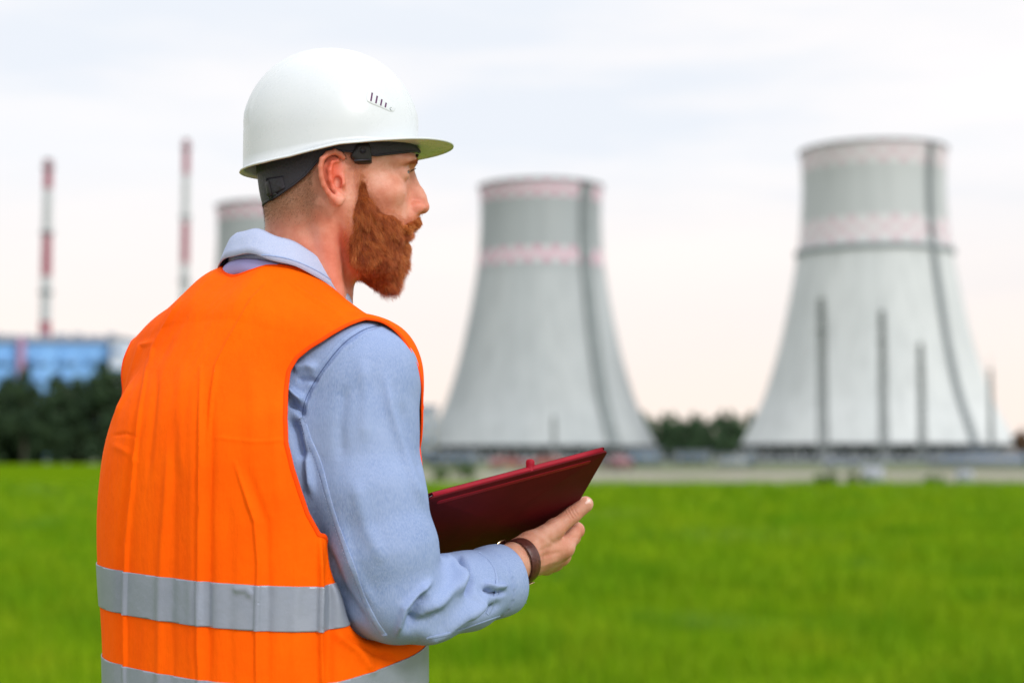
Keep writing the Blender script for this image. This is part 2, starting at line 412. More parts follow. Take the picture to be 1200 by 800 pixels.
def head_sdf(X):
    Xm = (X[0], np.abs(X[1]), X[2])
    d = skull_sdf(X)
    face = ell(X, (.046, 0, -.028), (.055, .053, .078))
    d = smin(d, face, .02)
    d = smin(d, cap(Xm, (.006, .054, -.02), (.045, .038, -.085), .018, .018), .02)
    d = smin(d, ell(X, (.052, 0, -.085), (.036, .03, .025)), .02)
    d = smin(d, ell(Xm, (.062, .041, -.004), (.026, .021, .018)), .018)                                     # cheekbone
    d = smin(d, ell(Xm, (.087, .026, .0385), (.0205, .029, .0105)), .009)                                  # brow
    d = smax(d, -ell(Xm, (.1045, .034, .0235), (.0155, .017, .0115)), .008)                                  # socket
    d = smin(d, cap(X, (.096, 0, .022), (.101, 0, -.020), .009, .011), .006)
    d = smin(d, cap(X, (.095, 0, .030), (.1125, 0, -.004), .0075, .0085), .008)                             # nose bridge
    d = smin(d, cap(X, (.110, 0, .000), (.1165, 0, -.0165), .0082, .0095), .006)
    d = smin(d, ell(Xm, (.1075, .0125, -.0195), (.0115, .0075, .0078)), .0045)                               # ala
    d = smin(d, ell(X, (.098, 0, -.034), (.0115, .020, .014)), .01)
    d = smax(d, -ell(Xm, (.1105, .0075, -.0265), (.0060, .0030, .0032)), .0015)                              # nostril
    d = smin(d, ell(Xm, (.098, .008, -.0455), (.0105, .017, .0045)), .004)
    d = smin(d, ell(Xm, (.095, .006, -.0555), (.0105, .017, .0055)), .004)
    d = smax(d, -ell(X, (.108, 0, -.0495), (.012, .021, .0011)), .0015)
    lid = ell(Xm, (.0835, .0315, .0235), (.0140, .0140, .0140))
    d = smin(d, lid, .003)
    d = smax(d, -ell(Xm, (.0975, .0315, .0228), (.010, .0105, .0026)), .0010)
    # neck
    nk = cap(X, nk1, nk2, .054, .060); nk = smin(nk, cap(X, nk2, nk3, .060, .075), .02)
    d = smin(d, nk, .022)
    st = cap(Xm, (-.018, .052, -.03), (.0, .030, -.14), .013, .012)                                         # neck muscle
    d = smin(d, st, .014)
    d = smin(d, ear_sdf(X), .0035)
    return d
Vh, Fh = nets(head_sdf, (-.125, -.10, -.19), (.135, .10, .155), .0017)
Vh = smooth(Vh, Fh, 2, .4)
HV = hw(Vh)

# ---- right hand (world)
hp = lambda x, y, d: P(x, y, d)
WR = hp(606, 658, .03)
CM, TM, TI, TT = hp(622, 638, .05), hp(650, 619.5, .075), hp(671, 603, .088), hp(686, 590.5, .094)
IM, MM, RM, PM = hp(660, 641, .095), hp(656, 650, .115), hp(649, 657, .133), hp(640, 662, .148)
FING = [(IM, hp(675.5, 621, .122), hp(668, 613, .155), hp(652, 612, .178), (.0135, .0102, .0092, .008)),
        (MM, hp(671, 629, .145), hp(660, 619, .175), hp(645, 617, .19), (.0135, .0103, .0092, .008)),
        (RM, hp(664, 637, .163), hp(654, 620, .178), hp(641, 617, .180), (.0125, .0098, .0088, .0078)),
        (PM, hp(652, 646, .175), hp(645, 633, .186), hp(635, 629, .187), (.0115, .0088, .008, .0072))]
def hand_sdf(X, wr=None):
    d = cap(X, hp(545, 684, -.05), WR, .034, .0265)
    pal = None
    for q, r in ((IM, .0145), (MM, .014), (RM, .013), (PM, .012)):
        e = cap(X, hp(611, 655, .036+.01), q, .0225, r); pal = e if pal is None else smin(pal, e, .010)
    d = smin(d, pal, .012)
    d = smin(d, cap(X, hp(614, 650, .035), CM, .019, .0165), .012)
    th = cap(X, CM, TM, .0165, .0128); th = smin(th, cap(X, TM, TI, .0126, .0110), .005)
    th = smin(th, cap(X, TI, TT, .0110, .0108), .004)
    th = smin(th, sph(X, TM, .0133), .004)
    fi = None
    for a, p_, dd, t, r in FING:
        e = chain(X, [a, p_, dd, t], r, .003); e = smin(e, sph(X, a, r[0]+.0008), .004); e = smin(e, sph(X, p_, r[1]+.0004), .003); fi = e if fi is None else smin(fi, e, .0022)
    d = smin(d, fi, .006)
    d = smin(d, th, .009)
    for k, t in enumerate(()):
        c = TI+(TT-TI)*t+(np.array([0, 0, CAMZ])-TI)/np.linalg.norm(TI)*.0103
        ax = np.cross(TT-TI, np.array([0, -1., 0])); ax /= np.linalg.norm(ax)
        d = smax(d, -cap(X, c-ax*.006, c+ax*.006, .0009, .0009), .0012)
    return d
lo = np.min([hp(545, 684, -.09), hp(650, 700, .1), TT, hp(520, 660, 0)], 0)-.045; hi = np.max([TT, hp(680, 590, .2), PM], 0)+.03
Vr, Fr = nets(hand_sdf, lo, hi, .0011); Vr = smooth(Vr, Fr, 2, .4)
Vr = folds(Vr, Fr, [([(665, 596), (668, 602), (672, 608)], -.0009, .9), ([(668, 594), (671, 600), (675, 606)], -.0010, .8), ([(662, 598), (665, 604), (669, 609)], -.0006, .8), ([(671, 592), (674, 598), (678, 604)], -.0006, .8),
    ([(634, 622), (648, 613), (660, 606)], .0011, 3.5), ([(614, 642), (628, 633), (642, 629)], .0009, 3), ([(622, 656), (642, 650), (660, 646)], -.0012, 3), ([(626, 666), (645, 659), (656, 655)], .0009, 2.6), ([(616, 650), (632, 646), (648, 638)], -.0009, 3),
    ([(640, 628), (646, 634), (654, 638)], -.0008, 2.5), ([(606, 640), (612, 650), (617, 662)], -.0006, 1.2), ([(610, 638), (616, 648), (621, 658)], -.0005, 1.0), ([(666, 634), (671, 630), (677, 629)], -.0006, 1.0)])
# ---- left hand and forearm (body-local), held forward behind the board
LE = np.array([-.185, .09, 1.12]); LW = np.array([-.09, .235, 1.115])
def lhand_sdf(X):
    d = cap(X, tuple(LE), tuple(LW), .04, .027); ax = (LW-LE)/np.linalg.norm(LW-LE); sd = np.array([-ax[1], ax[0], 0])
    pc = LW+ax*.085; pal = None
    for k in range(4):
        m = pc+sd*(-.027+.018*k); e = cap(X, tuple(LW+sd*(-.012+.008*k)), tuple(m), .016, .0125); pal = e if pal is None else smin(pal, e, .01)
        p2 = m+ax*.04+[0, 0, .012]; p3 = p2+ax*.018+[0, 0, .018]; p4 = p3+[0, 0, .018]
        pal = smin(pal, chain(X, [m, p2, p3, p4], [.0115, .0095, .0088, .0078], .003), .003)
    d = smin(d, pal, .01)
    return smin(d, chain(X, [LW+sd*.02, LW+ax*.045+sd*.042+[0, 0, .01], LW+ax*.075+sd*.048+[0, 0, .02], LW+ax*.098+sd*.045+[0, 0, .028]], [.017, .0135, .011, .0098], .004), .008)
Vl, Fl = nets(lhand_sdf, (-.26, .02, 1.04), (.06, .42, 1.22), .0028); Vl = smooth(Vl, Fl, 2, .4)

# ---- torso forms
TU = np.array([.80, .95, 1.05, 1.15, 1.25, 1.33, 1.39, 1.44], f32)
def loft(X, ua, ta, tb, r0=0., f0=0., n=2.0):
    ud = np.linspace(ua[0], ua[-1], 80); sm = lambda q: np.convolve(np.pad(np.interp(ud, ua, q), 8, 'edge'), np.ones(17)/17, 'valid') if np.ndim(q) else q
    ta, tb, r0, ua = sm(ta), sm(tb), sm(r0), ud
    u = X[2]; a = np.interp(u, ua, ta).astype(f32); bb = np.interp(u, ua, tb).astype(f32); r0 = np.interp(u, ua, r0).astype(f32) if np.ndim(r0) else f32(r0); f0 = np.interp(u, ua, f0).astype(f32) if np.ndim(f0) else f32(f0)
    k = (np.abs((X[0]-r0)/a)**n+np.abs((X[1]-f0)/bb)**n)**(1/n)
    return (k-1)*np.minimum(a, bb)
def shear(X): return (X[0], X[1], X[2]+f32(.013)*np.clip((-X[0]-f32(.04))/f32(.09), 0, 1)*np.clip((X[2]-f32(1.22))/f32(.12), 0, 1)+f32(.034)*np.clip((X[0]-f32(.05))/f32(.12), 0, 1)*np.clip((X[2]-f32(1.22))/f32(.12), 0, 1))
def shoulders(X, g):
    Xm = (np.abs(X[0]), X[1], X[2])
    d = cap(Xm, (.05, -.012, 1.450), (.183, -.005, 1.398), .068+g, .062+g)
    return smin(d, cap(Xm, (.0, -.012, 1.448), (.05, -.012, 1.443), .068+g, .068+g), .02)
def torso_sdf(X, g=0.):
    X = shear(X)
    d = loft(X, TU, [.175, .165, .163, .166, .178, .18, .165, .13], [.125, .125, .127, .13, .135, .13, .115, .08])
    d = smax(d, X[2]-f32(1.44), .05); return smin(d, shoulders(X, -.018), .05)-g
SJ = P(434, 410, -.114); SL = []
sleeve_pts = [P(431, 437, -.116), P(430, 505, -.126), P(436, 580, -.137), P(451, 645, -.142), P(463, 697, -.140), P(500, 702, -.105), P(545, 692, -.055), P(580, 681, -.012), P(612, 672, .028)]
sleeve_r = [.0570, .0605, .0645, .0640, .0560, .0525, .0480, .0435, .0390]
slb = [tuple(wb(q)) for q in sleeve_pts]
def sleeve_sdf(X): return chain(X, slb, sleeve_r, .012)
lsl = [(-.14, .02, 1.375), (-.155, .08, 1.25), tuple(LE), tuple(LE*.5+LW*.5), tuple(LW)]
def shirt_sdf(X):
    d = torso_sdf(X, .012); d = smin(d, sleeve_sdf(X), .035)
    return smin(d, chain(X, lsl, [.052, .055, .052, .047, .04], .012), .035)
def armfold(V, F):
    L_ = [
        ([(505, 680), (490, 696), (474, 712), (465, 744)], .0042, 4.5), ([(500, 694), (490, 707), (480, 735)], -.0055, 7),
        ([(500, 720), (520, 700), (541, 676), (549, 660)], .004, 8), ([(524, 650), (537, 654), (546, 666), (551, 682), (548, 700)], -.0065, 4.0),
        ([(517, 648), (530, 660), (538, 680), (536, 700)], .0035, 6), ([(490, 750), (520, 738), (548, 716), (575, 697)], .005, 8),
        ([(553, 690), (560, 706), (545, 728)], .002, 5), ([(566, 690), (577, 695), (592, 694)], -.0045, 2.6), ([(566, 683), (580, 687), (594, 686)], .003, 3.5),
        ([(525, 742), (560, 722), (588, 705)], -.003, 5), ([(470, 735), (500, 727), (520, 712)], -.003, 7),
        ([(452, 440), (458, 480), (470, 520), (486, 565), (500, 600)], .0028, 6), ([(470, 470), (484, 520), (498, 560)], -.0022, 6),
        ([(425, 420), (430, 470), (428, 520)], .0016, 9), ([(447, 380), (425, 387), (401, 404), (377, 434), (362, 459), (356, 475), (354, 489)], -.0032, 2.4), ([(450, 384), (427, 392), (404, 409), (381, 438), (366, 462), (360, 478)], .0010, 3), ([(405, 450), (398, 500), (400, 540)], -.0016, 8), ([(415, 560), (430, 620), (450, 660)], .0016, 10),
        ([(337, 455), (346, 463), (358, 471)], .006, 4.5), ([(338, 470), (350, 478), (356, 486)], -.005, 4), ([(338, 488), (348, 505), (357, 540)], -.007, 7), ([(352, 500), (360, 540), (366, 580)], .0035, 5),
        ([(343, 432), (360, 428), (372, 432)], .003, 6), ([(348, 446), (362, 444), (370, 448)], -.0025, 4), ([(380, 640), (400, 690), (430, 735)], -.003, 7), ([(395, 600), (412, 660), (440, 712)], .0018, 7)]
    return folds(V, F, [(l, a*(2.2 if (l[0][0] > 455 and l[0][1] > 600) else 1.9), w*.9) for l, a, w in L_])
# fine arm region + coarse rest, cut along the same plane so they meet
Vs, Fs = nets(shirt_sdf, (.06, -.19, 1.0), (.33, .34, 1.50), .0021); Vs = smooth(Vs, Fs, 3, .4)
Vc, Fc = nets(shirt_sdf, (-.31, -.2, .84), (.33, .33, 1.54), .006)
cdir = wb(sleeve_pts[8])-wb(sleeve_pts[6]); cdir /= np.linalg.norm(cdir); cpt = wb(P(586, 681, .0))
cuffg = lambda V: (V-cpt)@cdir
ldir = (LW-LE)/np.linalg.norm(LW-LE); lg = lambda V: np.where(V[:, 1] > .05, (V-(LW-ldir*.005))@ldir-1e-6, -1)
reg = lambda V: np.minimum(np.minimum(V[:, 0]-.062, 1.498-V[:, 2]), V[:, 2]-1.002)
V1, T1 = clip(Vs, Fs, cuffg(Vs)); 
V2, T2 = clip(Vc, Fc, np.maximum(reg(Vc), np.where(Vc[:, 0] < 0, lg(Vc), -1)))
V1 = bw(V1); V2 = bw(V2)
V1n = vnormals(V1, T1)
# cloth unevenness
def wob(V, amp, fr, seed): 
    r = np.random.default_rng(seed); o = np.zeros(len(V))
    for k in range(5):
        q = r.normal(size=3); q /= np.linalg.norm(q); o += np.sin(V@q*fr*(1+.35*k)+r.random()*6.28)/(1+.4*k)
    return amp*o
V1 = V1+V1n*(wob(V1, .0004, 60, 1))[:, None]
V1 = armfold(V1, T1)
# cuff: a thicker band round the wrist
q = (wb(V1)-cpt)@cdir; m = (q > -.030) & (np.linalg.norm(wb(V1)-cpt, axis=1) < .1); V1 = V1+V1n*(m*.0016)[:, None]
B_shirt = bvh(V1, T1)

# ---- vest
VU = np.array([.80, .95, 1.05, 1.15, 1.25, 1.33, 1.39, 1.44], f32)
def vest_sdf(X0):
    X = shear(X0)
    d = loft(X, VU, [.200, .203, .209, .217, .213, .205, .185, .14], [.182, .180, .178, .177, .175, .168, .143, .095], r0=[.010, .006, .002, -.008, -.009, -.006, -.002, 0], f0=0., n=2.5)
    d = smax(d, X[2]-f32(1.452), .05); d = smin(d, shoulders(X, 0.), .045); X = X0
    arm = chain(X, slb[2:7], [r+.005 for r in sleeve_r[2:7]], .012); d = smax(d, -arm, .012)
    up = smax(shirt_sdf(X)-f32(.006), smax(f32(1.24)-X[2], np.abs(X[0])-f32(.245), .01), .03)
    return smin(d, up, .012)
Vv, Fv = nets(vest_sdf, (-.28, -.21, .875), (.27, .21, 1.56), .0023); Vv = smooth(Vv, Fv, 3, .4)
NC = wb(P(333, 310, .010))       # centre of the neck hole
g_neck = .0820-np.hypot(Vv[:, 0]-NC[0], (Vv[:, 1]-NC[1]))+(Vv[:, 2] < 1.40)*-.5
B_v = bvh(bw(Vv), Fv)
AXH = np.array([.75, -.25, .6]); AXH /= np.linalg.norm(AXH); EX = np.array([0, 1, 0])-AXH*AXH[1]; EX /= np.linalg.norm(EX); EY = np.cross(AXH, EX)
back = []
for x, y in [(374, 627), (360, 602), (351, 576), (342, 548), (335, 519), (334, 490), (335, 459), (338, 434), (347, 419), (362, 407), (380, 396), (410, 379), (428, 373), (444, 375), (458, 382), (470, 393), (476, 402)]:
    p, _ = cast(B_v, x, y)
    if p is not None: back.append(wb(p))
front = [(.232, .018, 1.385), (.22, .045, 1.34), (.205, .058, 1.27), (.2, .045, 1.19), (.2, .0, 1.165), (.19, -.05, 1.160)]
hole3 = np.array(back+[np.array(q) for q in front]); poly = np.stack([hole3@EX, hole3@EY], 1)

def sdpoly(px, py, poly):
    d, _ = poly_dist(px, py, np.vstack([poly, poly[:1]])); ins = np.zeros(px.shape, bool); n = len(poly)
    for i in range(n):
        a, b_ = poly[i], poly[(i+1) % n]
        c = (a[1] > py) != (b_[1] > py); ins ^= c & (px < (b_[0]-a[0])*(py-a[1])/(b_[1]-a[1]+1e-12)+a[0])
    return np.where(ins, -d, d)
gR = np.minimum(-sdpoly(Vv@EX, Vv@EY, poly), Vv[:, 0]-.07)
VL = Vv*[-1, 1, 1]+[-.022, 0, 0]; VL[:, 1] *= np.where(VL[:, 1] < 0, 1.75, 1)
gL = np.minimum(-sdpoly(VL@EX, VL@EY, poly), VL[:, 0]-.07)
g = np.maximum(np.maximum(gR, gL), g_neck); g = np.maximum(g, .89-Vv[:, 2]+.012*np.sin(Vv[:, 0]*30))
# open front edge
g = np.maximum(g, np.where(Vv[:, 1] > .05, .006-np.abs(Vv[:, 0]+.01), -1))
VV, VT = clip(Vv, Fv, g); VV = bw(VV)
Nn = vnormals(VV, VT); VV = VV+Nn*(wob(VV, .0006, 22, 5)*np.clip((1.42-VV[:, 2])*6, 0, 1))[:, None]
VL_ = [
    ([(235, 430), (236, 520), (235, 620), (234, 700), (234, 830)], .0035, 2.6), ([(243, 430), (246, 520), (244, 620), (243, 830)], -.0028, 6), ([(226, 440), (226, 620), (226, 830)], .0016, 7),
    ([(173, 422), (165, 477), (160, 516), (155, 575), (149, 637), (147, 700), (146, 830)], .0034, 2.4), ([(166, 440), (158, 500), (150, 575), (142, 640), (140, 830)], -.0028, 5),
    ([(180, 400), (165, 405), (149, 458), (132, 494)], .003, 3.2), ([(184, 430), (178, 500), (172, 560)], -.002, 4),
    ([(320, 326), (296, 351), (268, 400), (254, 428), (247, 470), (242, 520)], .0024, 2.8), ([(212, 351), (192, 385), (180, 407), (174, 430)], .0024, 2.8), ([(222, 360), (200, 395), (186, 425)], -.0018, 5),
    ([(197, 520), (195, 580), (190, 640), (188, 700), (186, 830)], .0022, 4), ([(206, 500), (203, 600), (200, 830)], -.0018, 6),
    ([(275, 541), (299, 611), (303, 660), (301, 740), (301, 830)], .0026, 3.0), ([(285, 540), (311, 611), (315, 700), (312, 830)], -.0022, 6), ([(262, 560), (270, 640), (268, 830)], -.0016, 8),
    ([(132, 510), (147, 508), (162, 512)], -.0011, 2), ([(130, 520), (150, 530), (162, 545)], .001, 4), ([(248, 512), (300, 518), (338, 515)], .0007, 2.2),
    ([(338, 330), (370, 352), (405, 372)], .0016, 3), ([(330, 340), (370, 365), (396, 385)], -.0014, 6),
    ([(375, 628), (376, 690), (375, 745), (377, 830)], .006, 3.2), ([(384, 640), (388, 700), (386, 830)], -.004, 6),
    ([(392, 740), (418, 760), (440, 790)], .003, 5), ([(405, 745), (440, 765), (470, 772)], -.003, 4), ([(350, 600), (352, 660), (345, 720), (348, 830)], .0014, 7), ([(325, 450), (322, 520), (328, 600)], .0014, 7),
    ([(290, 420), (300, 480), (295, 540)], .0014, 9), ([(215, 420), (210, 480), (214, 560)], .0013, 7), ([(272, 690), (290, 690), (296, 700)], .0015, 4)]
VV = folds(VV, VT, [(l, a*(1.55 if w < 4 else 1.3), w*(.8 if w < 4 else 1)) for l, a, w in VL_])
VN = vnormals(VV, VT)

# ================= assemble the person
body_V, body_F, n0 = [], [], 0
for V, F in ((HV, Fh), (Vr, Fr), (bw(Vl), Fl)):
    body_V.append(V); body_F.append(F+n0); n0 += len(V)
Vt, Ft = nets(lambda X: smin(torso_sdf(X, -.004), cap(X, (0, -.01, 1.42), tuple(wb(P(352, 345, .005))), .06, .058), .03), (-.27, -.17, .84), (.27, .17, 1.56), .009)
body_V.append(bw(Vt)); body_F.append(Ft+n0)
def legs(X, g):
    Xm = (np.abs(X[0]), X[1], X[2])
    d = chain(Xm, [(.085, .0, .88), (.10, .01, .50), (.11, .0, .09)], [.088+g, .062+g, .042+g], .03)
    d = smin(d, ell(X, (0, -.005, .92), (.165+g, .12+g, .12)), .04); return d
n0 += len(Vt)
Vg, Fg = nets(lambda X: legs(X, 0.), (-.23, -.17, .05), (.23, .17, 1.03), .009); body_V.append(bw(Vg)); body_F.append(Fg+n0)
BV = np.vstack(body_V)
person = mobj('person', BV, np.vstack(body_F), m_skin)
tag(person, 'bearded man in white hard hat, orange vest and pale blue shirt holding a red folder', 'person')
nh = len(HV); red = np.zeros(len(BV)); stub = np.zeros(len(BV)); lip = np.zeros(len(BV))
h = Vh
eard = np.linalg.norm((np.abs(h)-np.array([0, .085, 0]))*[1, .8, 1]-np.array([0, 0, .0]), axis=1)
ce = np.array(ear_h).mean(0); de = np.sqrt(((h[:, 0]-ce[0])/.024)**2+((h[:, 2]-ce[2])/.036)**2)
red[:nh] = np.clip(1.3-de, 0, 1)*.95*np.clip((np.abs(h[:, 1])-.068)/.008, 0, 1)
red[:nh] += .30*np.exp(-(((h[:, 0]-.112)/.014)**2+((h[:, 2]+.02)/.016)**2))+.20*np.exp(-(((h[:, 0]-.075)/.03)**2+((h[:, 2]+.012)/.02)**2))+.32*np.clip((-.02-h[:, 2])/.06, 0, 1)
nape = np.clip((-.005-h[:, 0])/.03, 0, 1)*np.clip((h[:, 2]+.075)/.05, 0, 1); stub[:nh] = nape*.8+np.clip((h[:, 2]-.03)/.02, 0, 1)*np.clip((.03-h[:, 0])/.03, 0, 1)*.5
lip[:nh] = np.exp(-(((h[:, 2]+.0505)/.007)**2))*(h[:, 0] > .09)
hv = BV[nh:nh+len(Vr)]
for q, r_ in [(FING[0][1], .014), (FING[1][1], .014), (IM, .016), (MM, .016), (TI, .012), (TM, .014)]:
    red[nh:nh+len(Vr)] += .35*np.exp(-(np.linalg.norm(hv-q, axis=1)/r_)**2)
red[nh:nh+len(Vr)] *= .7; lip[nh:nh+len(Vr)] = 0; stub[nh:nh+len(Vr)] = .28
for k, v in (('red', red), ('stub', stub), ('lip', lip)): set_attr(person.data, k, np.clip(v, 0, 1))

# eyes
for s in (-1, 1):
    mb = MB(); th = np.linspace(0, math.pi, 25); prof = np.stack([np.sin(th)*.0123+1e-6, np.cos(th)*.0123], 1); mb.lathe(prof, 32); V, F = mb.get()
    V = V[:, [2, 1, 0]]*[1, 1, -1]; iris = np.arctan2(np.hypot(V[:, 1], V[:, 2]), V[:, 0])/1.1
    o = mobj('eye', hw(V+np.array([.0835, s*.0315, .0235])), F, m_eye, person); set_attr(o.data, 'iris', np.clip(iris, 0, 1))

# ---- beard
def beard_sdf(X):
    Xm = (X[0], np.abs(X[1]), X[2])
    d = ell(X, (.056, 0, -.080), (.037, .042, .040))
    d = smin(d, cap(X, (.062, 0, -.085), (.072, 0, -.112), .030, .015), .015)
    d = smin(d, cap(Xm, (.022, .056, -.042), (.036, .044, -.084), .008, .018), .012)
    d = smin(d, cap(Xm, (.034, .052, -.036), (.050, .036, -.080), .018, .028), .015)
    d = smin(d, cap(Xm, (.031, .0615, .012), (.036, .056, -.036), .0035, .018), .012)
    d = smin(d, ell(Xm, (.060, .040, -.052), (.028, .020, .024)), .012)
    d = smin(d, cap(Xm, (.1065, .004, -.0375), (.090, .031, -.054), .0105, .0095), .006)
    d = smin(d, cap(X, (.091, 0, -.068), (.080, 0, -.088), .0105, .018), .01)
    d = smax(d, -ell(X, (.108, 0, -.0505), (.018, .022, .0035)), .002)
    return d
Vb, Fb = nets(beard_sdf, (-.02, -.095, -.15), (.13, .095, .03), .002); Vb = smooth(Vb, Fb, 2, .4)
Nb = vnormals(Vb, Fb); 
# thin where it lies near the skin edge
skin = head_sdf((Vb[:, 0].astype(f32), Vb[:, 1].astype(f32), Vb[:, 2].astype(f32)))
keepw = np.clip((skin+.004)/.004, 0, 1)
Tb = tri(Fb)
n = 70000
p, nn = sample(Vb, Tb, n, keepw*(1+.3*(Vb[:, 1] < 0)))
sk = head_sdf(tuple(p[:, i].astype(f32) for i in range(3)))
lenf = np.clip((sk+.004)/.020, .03, 1); must = (p[:, 0] > .084) & (p[:, 2] > -.058)
flow = np.stack([.25+(p[:, 0]-.05)*3, np.sign(p[:, 1])*.05, -1+0*p[:, 0]], 1); flow[must] = np.stack([.15+0*p[must, 0], np.sign(p[must, 1])*.8, -.65+0*p[must, 0]], 1)
flow /= np.linalg.norm(flow, axis=1)[:, None]
cid = np.floor((p+.0035*np.sin(p[:, [1, 2, 0]]*400))/.0095).astype(int); hsh = (cid[:, 0]*73856093 ^ cid[:, 1]*19349663 ^ cid[:, 2]*83492791) % 4096; cl = np.random.default_rng(3).normal(size=(4096, 3))
dr = nn*.42+flow*.95+cl[hsh]*.24+rng.normal(size=(n, 3))*.17; dr /= np.linalg.norm(dr, axis=1)[:, None]
ln = (.003+.013*lenf)*rng.uniform(.6, 1.25, n)*np.random.default_rng(8).uniform(.82, 1.15, 4096)[hsh]; ln[must] *= .55
K = 6; path = np.zeros((n, K, 3)); path[:, 0] = p-nn*.003; cur = dr.copy(); curl = cl[(hsh*7+3) % 4096]*.25+rng.normal(size=(n, 3))*.22
for k in range(1, K):
    path[:, k] = path[:, k-1]+cur*(ln/(K-1))[:, None]; cur = cur+curl*np.sin(k*1.4+hsh*.01)[:, None]+flow*.14-nn*.05; cur /= np.linalg.norm(cur, axis=1)[:, None]
Vst, Fst = strands(path, rng.uniform(.00008, .00018, n)*np.where(must, .9, 1))
cr = np.random.default_rng(4).random(4096)
rnd = np.repeat(np.clip(.58*rng.random(n)+.38*cr[hsh]+np.where(must, .15, -.04)+.12*(p[:, 0] > .085), 0, 1), K*3)
V0, T0 = clip(Vb-Nb*.0045, Tb, -(skin[:, ]-.0005))
bo = mobj('beard', np.vstack([hw(V0), hw(Vst)]), [T0, Fst+len(V0)], m_hair, person)
set_attr(bo.data, 'rnd', np.concatenate([np.full(len(V0), .08), rnd]))
# sideburn and cheek stubble, cropped hair on the nape and temple
Th = tri(Fh); hN = vnormals(Vh, Fh)
def stubble(name, w, n, ln, mat, wd, par, rb=(0, 1)):
    p, nn = sample(Vh, Th, n, w); dr = nn*.5+np.array([-.25, 0, -.9])*.6+rng.normal(size=(n, 3))*.18; dr /= np.linalg.norm(dr, axis=1)[:, None]
    l = rng.uniform(.6, 1.3, n)*ln; path = np.stack([p-nn*.0003, p+dr*l[:, None]*.5, p+dr*l[:, None]], 1)
    V, F = strands(path, rng.uniform(.7, 1.3, n)*wd); o = mobj(name, hw(V), F, mat, par); set_attr(o.data, 'rnd', np.repeat(rng.uniform(*rb, n), 9)); return o
notear = (np.sqrt(((Vh[:, 0]-ce[0])/.022)**2+((Vh[:, 2]-ce[2])/.034)**2) > 1).astype(float)*(np.abs(Vh[:, 1]) < .079)
w = np.clip((-.012-Vh[:, 0])/.02, 0, 1)*np.clip((Vh[:, 2]+.052)/.04, 0, 1)*notear
w = np.maximum(w, np.clip((Vh[:, 2]-.022)/.015, 0, 1)*np.clip((.034-Vh[:, 0])/.012, 0, 1)*notear)
stubble('hair', w, 60000, .0026, m_short, .00008, person)
sb = np.exp(-(((Vh[:, 0]-(.030+(Vh[:, 2] < 0)*0))/.009)**2))*np.clip((.045-Vh[:, 2])/.03, 0, 1)*(Vh[:, 2] > -.045)*(np.abs(Vh[:, 1]) > .045)*notear
ck = (beard_sdf(tuple(Vh[:, i].astype(f32) for i in range(3))) < .006)*(Vh[:, 2] < .02)*notear*(Vh[:, 0] > .01)
stubble('sideburn', np.maximum(sb, ck*.35), 17000, .0030, m_hair, .00008, person, (.3, 1))
ck2 = np.exp(-(np.clip(beard_sdf(tuple(Vh[:, i].astype(f32) for i in range(3))), 0, 1)/.0028)**2)*(Vh[:, 2] < .03)*notear*(Vh[:, 0] > .0)
stubble('beard_edge', ck2, 11000, .0055, m_hair, .00009, person, (.35, 1))
# eyebrows and lashes
for s in (-1, 1):
    wbr = np.exp(-((Vh[:, 2]-(.0385-.25*np.clip(np.abs(Vh[:, 1])-.030, 0, 1)))/.0026)**2)*(Vh[:, 1]*s > .008)*(Vh[:, 1]*s < .047)*(Vh[:, 0] > .07)
    p, nn = sample(Vh, Th, 700, wbr); dr = nn*.25+np.array([-.35, s*.75, .12])+rng.normal(size=(700, 3))*.14; dr /= np.linalg.norm(dr, axis=1)[:, None]
    path = np.stack([p-nn*.0003, p+dr*.003+nn*.0004, p+dr*.006], 1); V, F = strands(path, np.full(700, .00012)); o = mobj('eyebrow', hw(V), F, m_hair, person); set_attr(o.data, 'rnd', np.repeat(rng.uniform(.3, .9, 700), 9))
    t = np.linspace(-1, 1, 40); p = np.stack([.0985-.006*t**2, s*(.0325+.0105*t), .0262-.003*t**2], 1); dr = np.stack([.9+0*t, s*t*.6, .15+0*t], 1)
    path = np.stack([p, p+dr*.004, p+dr*.007+[0, 0, .0015]], 1); V, F = strands(path, np.full(40, .00012)); o = mobj('eyelashes', hw(V), F, m_short, person); set_attr(o.data, 'rnd', np.full(len(V), .3))
# thumb nail
tv = TT-TI; tv /= np.linalg.norm(tv); vn = (np.array([.25, -1, .35])); vn -= (vn@tv)*tv; vn /= np.linalg.norm(vn); sd = np.cross(tv, vn)
uu = np.linspace(-1, 1, 13); G = []
for a_ in uu:
    for b_ in uu:
        x_, y_ = a_*math.sqrt(1-b_*b_/2.6), b_*math.sqrt(1-a_*a_/2.6); G.append(TT-tv*.0005+tv*x_*.0072+sd*y_*.0056+vn*(.0104-.0026*y_**2-.0010*x_**2))
i = np.arange(12)[:, None]; j = np.arange(12)[None]; Fq = np.stack([i*13+j, (i+1)*13+j, (i+1)*13+j+1, i*13+j+1], -1).reshape(-1, 4); G = np.array(G)
Vn_, Tn_, Qn_ = shell(G, tri(Fq), .0005); mobj('thumbnail', Vn_, [Tn_, Qn_], m_nail, person)

